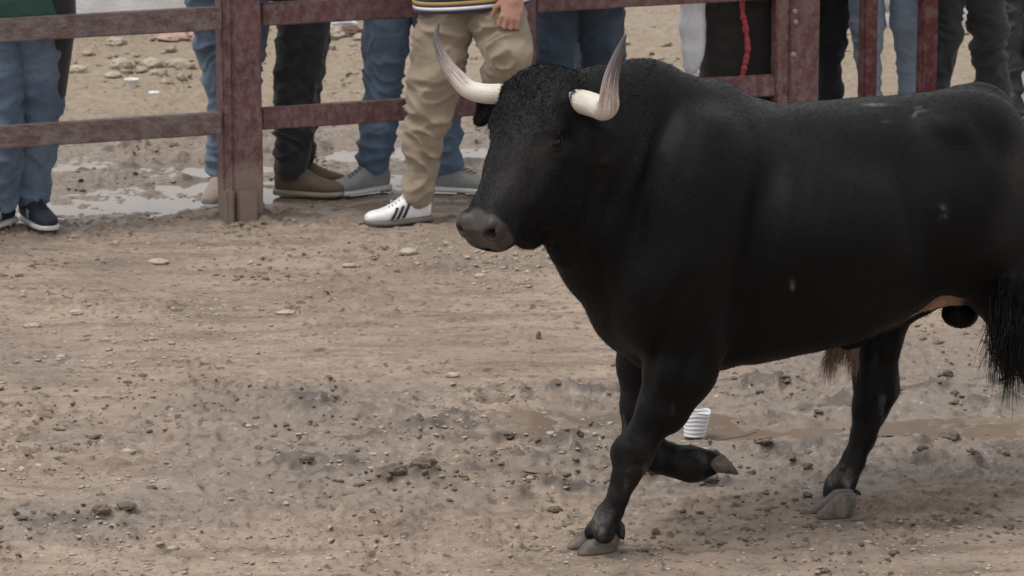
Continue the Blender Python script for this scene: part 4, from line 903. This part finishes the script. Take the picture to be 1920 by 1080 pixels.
# the head again on a finer grid from the same shapes
fine = Field(Oh - [.42, .46, .50], Oh + [.34, .42, .22], .0045); fine.ops = f.ops; fine.play(); Vh, Fh = fine.mesh(1)
blo, bhi = fine.lo + .03, fine.lo + (fine.n - 1) * fine.h - .03
def inb(V, m): return ((V > blo + m) & (V < bhi - m)).all(1)
Fh2 = Fh[inb(Vh, 0)[Fh].all(1)]; Fb2 = Fb[~inb(Vb, .004)[Fb].all(1)]
cutN = unit(hF * .8 - W_ * .1 + hL * -.2); cutO = Hd(-.10, .1, -.1)
V = np.vstack([Vb, Vh]); F = np.vstack([Fb2, Fh2 + len(Vb)])
used = np.zeros(len(V), bool); used[F.ravel()] = True; remap = np.cumsum(used) - 1; V = V[used]; F = remap[F]
me = mesh_np('body', V, F, None)
nb = vnormals(me)
# skin relief: ribs, folds, muscle
Q = (V - O_) @ BMx.T; H_ = (V - Oh) @ HM.T
hmask = sstep(-.15, .0, (V - cutO) @ cutN)
rel = .010 * fbm(Q * [5, 5, 3], 3, 4) + .004 * fbm(Q * [16, 16, 9], 3, 6) * (1 - .3 * hmask)
low = sstep(.55, .35, V[:, 2]); rel += low * (.008 * fbm(Q * [26, 26, 12], 3, 14) + .004 * (1 - np.abs(2 * vnoise(Q * [30, 30, 9], 15) - 1)))
neck = np.exp(-(((Q[:, 0] - bu(B(1150, 350))[0]) / .16) ** 2)) * (1 - hmask)
fold = 1 - np.abs(2 * vnoise(np.stack([Q[:, 0] * 11 + Q[:, 2] * 3.5, Q[:, 1] * 2, Q[:, 2] * 2.2], 1), 12) - 1)
rel += neck * .010 * (fold - .6)
rv = V - C0; dpt = rv @ FW; SX = 960 + rv[:, 0] / dpt * FPX; SY = 540 - (rv @ UP) / dpt * FPX; nearside = sstep(.4, .0, nb @ V_)
def lump(px, py, rx, ry, ang, amp):
    c_, s_ = math.cos(R(ang)), math.sin(R(ang)); dx = SX - px; dy = SY - py
    return amp * np.exp(-((dx * c_ + dy * s_) / rx) ** 2 - ((-dx * s_ + dy * c_) / ry) ** 2) * nearside
wob = 14 * fbm(Q * 6, 2, 55)
SX = SX + wob
for a_ in ((1335, 300, 55, 160, 12, .015), (1432, 380, 28, 190, 10, -.016), (1300, 520, 75, 90, 0, .018), (1222, 330, 20, 150, 16, -.016), (1195, 530, 40, 60, 0, .012), (1390, 610, 26, 70, 10, -.014), (1255, 610, 16, 90, 14, -.012),
           (1640, 300, 90, 42, 12, -.014), (1500, 236, 60, 40, 30, -.012), (1560, 420, 130, 90, 0, .008), (1735, 430, 28, 130, -14, -.016), (1845, 370, 80, 130, 0, .012), (1850, 250, 22, 60, -30, -.012), (1780, 235, 60, 26, 20, .010),
           (1112, 330, 12, 70, 6, -.006), (1146, 380, 10, 60, 14, -.005), (1172, 330, 14, 70, 22, -.004), (1085, 440, 10, 40, 20, -.007), (1120, 480, 10, 60, -10, -.007), (1240, 690, 12, 90, 14, .008), (1285, 700, 14, 90, 18, -.008), (1185, 838, 22, 12, 0, .007), (1183, 872, 24, 7, 0, -.006), (1165, 930, 6, 50, 14, -.004), (1625, 770, 8, 70, 12, -.006), (1648, 690, 8, 60, 0, -.006)):
    rel += lump(*a_) * (1.7 if a_[2] > 12 else 1.3)
for k_ in range(6): rel += lump(1470 + k_ * 38, 430, 12, 110, 14, .0018)
ribm = np.exp(-(((Q[:, 0] - bu(B(1470, 400))[0]) / .22) ** 2)) * sstep(.75, .9, Q[:, 2]) * sstep(1.2, 1.05, Q[:, 2])
poll = np.exp(-(((H_[:, 0] - .0) / .11) ** 2 + (H_[:, 1] / .12) ** 2)) * sstep(-.06, .0, H_[:, 2]); rel += poll * (.005 * (vnoise(V * 80, 8) - .4) + .004 * (vnoise(V * 30, 9) - .5))
setco(me, V + nb * rel[:, None]); V = getco(me); nb = vnormals(me)
def spot(px, py, rx, ry, seed=0, near=True):
    d = ray(0, 0); rel_ = V - C0; dep = rel_ @ FW; sx = 960 + rel_[:, 0] / dep * FPX; sy = 540 - (rel_ @ UP) / dep * FPX
    q = ((sx - px) / rx) ** 2 + ((sy - py) / ry) ** 2
    front = (nb @ V_ < .3) if near else np.ones(len(V), bool)
    return np.exp(-q ** 1.2) * front
mz = sstep(.385, .402, H_[:, 0] - .22 * np.abs(H_[:, 1]) + .02 * fbm(V * 30, 2, 3) * 2 + .3 * np.minimum(H_[:, 2] + .02, 0) * 0) * sstep(-.075, -.05, H_[:, 2] + .02 * fbm(V * 40, 2, 5)) * (np.abs(H_[:, 1]) < .1) * (H_[:, 0] < .55)
dust_facelight = np.clip(.7 * spot(1395, 205, 70, 25) + .5 * spot(1330, 200, 40, 20) + .6 * spot(960, 320, 60, 80) + .3 * spot(1010, 200, 70, 60) + .5 * sstep(.5, .15, V[:, 2]) * sstep(.35, .7, vnoise(V * 22, 19) * .6 + vnoise(V * [60, 60, 20], 20) * .5) + .35 * spot(1180, 880, 50, 60) + .3 * spot(1560, 200, 120, 14), 0, 1)  # face spots paint light from above into the hide, beside real dust
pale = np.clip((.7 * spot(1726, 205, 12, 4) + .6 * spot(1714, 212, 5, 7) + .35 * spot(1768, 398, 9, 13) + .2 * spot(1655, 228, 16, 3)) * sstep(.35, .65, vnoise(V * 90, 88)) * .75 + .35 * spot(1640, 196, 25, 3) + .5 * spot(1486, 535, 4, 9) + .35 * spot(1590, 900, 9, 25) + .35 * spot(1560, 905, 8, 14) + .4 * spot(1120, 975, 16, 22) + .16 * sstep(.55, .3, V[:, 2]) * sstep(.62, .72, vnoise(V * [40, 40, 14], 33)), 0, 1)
brown = np.clip(.7 * spot(1908, 320, 22, 55) + .25 * spot(1890, 450, 30, 80) + .1 * spot(1000, 140, 50, 30) + 1. * spot(1038, 273, 26, 17) + .4 * spot(1010, 300, 20, 20) + .4 * spot(1135, 285, 25, 40) + .5 * spot(1010, 285, 14, 12), 0, 1)
fl = np.zeros(len(V)); rel_ = V - C0; dep = rel_ @ FW; sx = 960 + rel_[:, 0] / dep * FPX; sy = 540 - (rel_ @ UP) / dep * FPX
pink = sstep(-3, 3, sy - np.interp(sx, [1600, 1640, 1700, 1760, 1800, 1830], [634, 622, 592, 556, 545, 548])) * sstep(4, -4, sy - np.interp(sx, [1600, 1700, 1745, 1765, 1812], [650, 615, 592, 590, 575])) * sstep(1585, 1680, sx) * sstep(1815, 1790, sx) * (nb[:, 2] < .5) * (Q[:, 2] > .5) * (np.abs(Q[:, 1]) < .2)
pink = pink * (Q[:, 2] > .62 - .0)
for a_, v_ in (('muzzle', mz), ('dust_facelight', dust_facelight), ('pale', pale), ('brown', brown), ('pink', pink)):
    at = me.attributes.new(a_, 'FLOAT', 'POINT'); at.data.foreach_set('value', v_.astype(np.float32))
m, t, b = mat_new('black_hide')
n1 = noise(t, 7, 5, .65); n2 = noise(t, 260, 3, .7, stretch=(.35, .35, 1)); n3 = noise(t, 60, 4, .7)
col = mix(t, ramp(t, n1, [(.35, grey(0)), (.7, grey(1))]), (.0009, .0009, .0009), (.0025, .0024, .0024))
col = mix(t, math_(t, 'MULTIPLY', attr(t, 'brown'), .75), col, (.032, .025, .022))
col = mix(t, math_(t, 'MULTIPLY', attr(t, 'dust_facelight'), ramp(t, n3, [(.3, grey(.25)), (.75, grey(.9))])), col, (.04, .034, .03))
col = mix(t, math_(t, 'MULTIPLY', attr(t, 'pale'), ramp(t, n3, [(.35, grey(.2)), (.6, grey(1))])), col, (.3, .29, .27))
col = mix(t, math_(t, 'MULTIPLY', attr(t, 'pink'), .8), col, (.42, .24, .17))
col = mix(t, attr(t, 'muzzle'), col, mix(t, n3, (.032, .026, .025), (.074, .061, .058)))
setc(t, b, col)
t.links.new(ramp(t, attr(t, 'muzzle'), [(0, grey(.58)), (1, grey(.36))]), b.inputs['Roughness'])
b.inputs['Specular IOR Level'].default_value = .18; b.inputs['Specular Tint'].default_value = (.97, .98, 1, 1)
b.inputs['Sheen Weight'].default_value = .008; b.inputs['Sheen Roughness'].default_value = .45; b.inputs['Sheen Tint'].default_value = (.8, .8, .85, 1)
bump(t, b, math_(t, 'ADD', n2, math_(t, 'MULTIPLY', n3, .35)), .22, .005); M_hide = m; me.materials.append(m)
body = obj('body', me, bull)
# eyes
m, t, b = mat_new('bull_eye'); setc(t, b, (.003, .002, .0015)); b.inputs['Roughness'].default_value = .12; b.inputs['Specular IOR Level'].default_value = .25; M_eye = m
for s in (1, -1):
    V0, F0 = I3; c = Oh + aA * .129 + hL * .1015 * s + aN * -.003; E3 = c + (V0 * [.0205, .0175, .018]) @ HM; obj('eye', mesh_np('eye', E3, F0, M_eye), bull)
# horns
m, t, b = mat_new('horn'); ht = attr(t, 'ht'); ns = N(t, 'ShaderNodeTexNoise', Scale=1, Detail=5, Roughness=.7); cx = t.nodes.new('ShaderNodeCombineXYZ')
t.links.new(math_(t, 'MULTIPLY', ht, 3.), cx.inputs[0]); t.links.new(math_(t, 'MULTIPLY', attr(t, 'hc'), 9.), cx.inputs[1]); t.links.new(math_(t, 'MULTIPLY', attr(t, 'hs'), 9.), cx.inputs[2]); t.links.new(cx.outputs[0], ns.inputs['Vector'])
tt_ = math_(t, 'ADD', ht, math_(t, 'MULTIPLY', math_(t, 'SUBTRACT', ns.outputs[0], .5), 1.15))
col = ramp(t, tt_, [(.0, (.52, .44, .35)), (.3, (.66, .61, .55)), (.5, (.58, .5, .45)), (.56, (.22, .15, .13)), (.66, (.5, .42, .38)), (.74, (.13, .11, .11)), (1, (.07, .065, .07))])
n5 = noise(t, 18, 5, .75, stretch=(1, 1, .4)); col = mix(t, math_(t, 'MULTIPLY', ramp(t, n5, [(.58, grey(0)), (.7, grey(.45))]), ramp(t, ht, [(.15, grey(.3)), (.6, grey(1))])), col, (.17, .05, .05))
n6 = noise(t, 70, 3, .7); col = mix(t, ramp(t, n6, [(.6, grey(0)), (.72, grey(.5))]), col, (.14, .09, .07))
setc(t, b, col); b.inputs['Roughness'].default_value = .42; bump(t, b, ns.outputs[0], .3, .004); M_horn = m
hornN = [(.0, .10, .008), (.005, .14, .008), (.02, .19, .006), (.042, .232, .004), (.06, .262, .022), (.068, .270, .06), (.07, .279, .105), (.066, .295, .16), (.06, .318, .222)]
hornF = [(.0, -.10, .005), (.005, -.14, .002), (.02, -.19, .0), (.035, -.235, .01), (.045, -.268, .04), (.055, -.292, .07), (.062, -.313, .11), (.062, -.328, .15), (.05, -.328, .192)]
for hp_, rr in ((hornN, (.034, .034, .033, .031, .029, .0255, .021, .0145, .003)), (hornF, (.03, .029, .028, .0265, .024, .0195, .015, .0095, .003))):
    path = catmull([Hd(*q) for q in hp_], 70); rad_ = np.interp(np.linspace(0, 8, 70), range(9), rr); rad_ = np.convolve(np.pad(rad_, 3, mode='edge'), np.ones(7) / 7, 'valid'); rad_[-1] = .002
    tv = np.repeat(np.linspace(0, 1, 70), 28); th = np.tile(np.linspace(0, 2 * np.pi, 28, endpoint=False), 70)
    obj('horn', tube_mesh('horn', path, rad_, M_horn, 28, {'ht': np.append(tv, [0, 1]), 'hc': np.append(np.cos(th), [0, 0]), 'hs': np.append(np.sin(th), [0, 0])}), bull)
# hooves
m, t, b = mat_new('hoof_horn'); n1 = noise(t, 30, 5, .7); setc(t, b, mix(t, ramp(t, n1, [(.35, grey(0)), (.7, grey(1))]), (.06, .048, .04), (.19, .155, .127))); b.inputs['Roughness'].default_value = .6; bump(t, b, n1, .4, .004); M_hoof = m
def hoof(c, fwd, up, L=.066, sp=.03, name='hoof', hs=1.):
    """two claws; c = centre of the ground face, fwd = toe direction"""
    fwd = unit(fwd); up = unit(up); sd = np.cross(up, fwd); f_ = Field(c - .17, c + .17, .004)
    for s in (-1, 1):
        fw2 = unit(fwd + sd * s * .12); s2 = np.cross(up, fw2)
        f_.loft(c + sd * s * sp, np.array([up, fw2, s2]), [(0, .008, 0, L, .0275), (.012 * hs, .006, 0, L * .97, .0275), (.035 * hs, -.012 * hs, 0, L * .8, .026), (.058 * hs, -.026 * hs, 0, L * .6, .023), (.068 * hs, -.030 * hs, 0, L * .45, .017)], 2.4, .004)
        f_.v += 0
    V, Fq = f_.mesh(1); return obj(name, mesh_np(name, V, Fq, M_hoof), bull)
toe = -U_
h1 = G(1117, 1030, .0); hoof(h1 + [0, 0, .0], toe * 1 + V_ * .05, W_)
h2 = G(1556, 965); hoof(h2 + [.015, 0, 0], toe * 1 + V_ * .3, W_, .058, .025)
c3 = B(1361, 861, .03); hoof(c3, U_ * .62 - W_ * .79, -U_ * .79 - W_ * .62 + V_ * .1, .040, .024, hs=.75)
c4 = B(2085, 915, -.16); hoof(c4, unit(-U_ * .5 - W_), unit(-U_ * .5 + W_ * .8), .052)
# hair ------------------------------------------------------------
m, t, b = mat_new('black_hair'); setc(t, b, mix(t, ramp(t, noise(t, 20, 3), [(.4, grey(0)), (.7, grey(1))]), (.001, .001, .001), (.0025, .0023, .0023))); b.inputs['Roughness'].default_value = .6; b.inputs['Specular IOR Level'].default_value = .16; b.inputs['Roughness'].default_value = .46; b.inputs['Specular IOR Level'].default_value = .21; b.inputs['Specular Tint'].default_value = (.97, .98, 1, 1); M_bh = m
m, t, b = mat_new('brown_hair'); setc(t, b, mix(t, noise(t, 20, 3), (.07, .036, .022), (.24, .155, .105))); b.inputs['Roughness'].default_value = .6; M_brh = m
r = np.random.default_rng(3)
def strands(name, root, d0, L, width, mat, parent, curl=.0, gravity=0., k=5, jit=.2, coh=None):
    n = len(root); d0 = d0 + r.normal(0, jit, (n, 3)); d0 /= np.linalg.norm(d0, axis=1)[:, None]
    Cc = [root]; d = d0.copy(); side_ = r.normal(0, 1, (n, 3))
    if coh: side_ = side_ * .25 + (np.stack([vnoise(root * coh, 70 + c) for c in range(3)], 1) - .5) * 4
    L = np.asarray(L).reshape(-1, 1) * np.ones((n, 1))
    for j in range(k - 1):
        Cc.append(Cc[-1] + d * L / (k - 1)); d = d + side_ * curl + [0, 0, -gravity]; d /= np.linalg.norm(d, axis=1)[:, None]
        if coh: side_ = -side_ if j % 3 == 2 else side_
        elif j % 2: side_ = side_ * .6 + r.normal(0, .6, (n, 3))
    Cc = np.stack(Cc, 1); Vv, Fv = ribbons(Cc, width, r.normal(0, 1, (n, 3)) + [0, -2., 0]); return obj(name, mesh_np(name, Vv, Fv, mat), parent)
Vn, nn_ = V, nb
wgt = np.clip(poll + .25 * neck * 0, 0, 1) * (nn_ @ unit(hF + W_ * .5) > -.2); wgt = wgt * (wgt > .12); wgt /= wgt.sum()
ix = r.choice(len(Vn), 8000, p=wgt); dn = nn_[ix]; down = aA - dn * (dn @ aA)[:, None]
strands('forelock', Vn[ix] - dn * .002, dn * .22 + down * .8, r.uniform(.006, .015, len(ix)), 0.0018, M_bh, body, curl=.75, k=5, jit=.4)
# short coat over the body, lying back along the hair stream
vis = (nn_ @ unit([0, -1, .3]) > -.5) & (H_[:, 0] < .38) & ~((np.abs(H_[:, 0] - .126) < .032) & (np.abs(H_[:, 2] + .012) < .03) & (np.abs(H_[:, 1]) > .08) & (np.abs(H_[:, 1]) < .16)); wv = vis.astype(float); wv /= wv.sum()
ix = r.choice(len(Vn), 85000, p=wv); dn = nn_[ix]; fl_ = (U_ * .9 - W_ * .5); onh = hmask[ix][:, None]; fl_ = fl_ * (1 - onh) + (-aA * -1) * onh; fl_ = fl_ - dn * np.sum(fl_ * dn, 1)[:, None]
strands('coat_hair', Vn[ix] - dn * .001, dn * .14 + fl_, r.uniform(.008, .016, len(ix)), .0009, M_bh, body, curl=.1, k=3, jit=.18)
# tail switch
n = 3800; tq = r.uniform(0, 1, n); b0 = B(1902, 500, -.30) * (1 - tq[:, None]) + B(1893, 640, -.33) * tq[:, None] + r.normal(0, .016, (n, 3)) * (1 + .6 * tq[:, None])
strands('tail_switch', b0, np.tile(unit([-.03, 0, -1.]), (n, 1)), (.04 + .2 * vnoise(b0 * [55, 55, 8], 44) ** 1.3) * r.uniform(.75, 1.1, n), .0022, M_bh, body, curl=.15, gravity=.2, k=12, jit=.1, coh=24)
n = 90; b0 = B(1880, 610, -.33) + r.normal(0, .02, (n, 3)); strands('loose_tail_hair', b0, np.tile(unit([-.45, -.1, -.9]), (n, 1)), r.uniform(.06, .17, n), .0017, M_bh, body, curl=.16, gravity=.05, k=10, jit=.2, coh=35)
# sheath tuft
n = 500; tq = r.uniform(0, 1, (n, 1)); b0 = B(1558, 648, 0) * (1 - tq) + B(1612, 640, 0) * tq + r.normal(0, .007, (n, 3)) + [0, 0, .01]
strands('sheath_tuft', b0, np.tile(unit([-.25, 0, -1.]), (n, 1)), (.05 + .13 * vnoise(b0 * 40, 45)) * r.uniform(.8, 1.1, n), .0018, M_brh, body, curl=.12, gravity=.15, k=7, jit=.1, coh=40)
# tufts round the horn roots
for hp_, rr in ((hornN, .034), (hornF, .029)):
    a_ = Hd(*hp_[0]); b_ = Hd(*hp_[2]); ax = unit(b_ - a_); s1 = unit(np.cross(ax, [0, 0, 1.])); s2 = np.cross(ax, s1); n = 420; th = r.uniform(0, 6.283, n); q = r.uniform(.0, .024, n)[:, None]
    rad_ = (s1 * np.cos(th)[:, None] + s2 * np.sin(th)[:, None]); b0 = a_ + ax * q + rad_ * (rr - .001)
    strands('horn_root_hair', b0, ax * .8 + rad_ * .35, r.uniform(.010, .026, n), .0018, M_bh, body, curl=.35, k=5, jit=.3)
# ear fringe
for e_ in (Hd(-.02, -.185, -.07), Hd(-.03, .175, -.11)):
    n = 700; b0 = e_ + r.normal(0, .012, (n, 3)); strands('ear_fringe', b0, np.tile([0, 0, -1.], (n, 1)), r.uniform(.015, .04, n), .0016, M_bh, body, curl=.2, k=4, jit=.5)
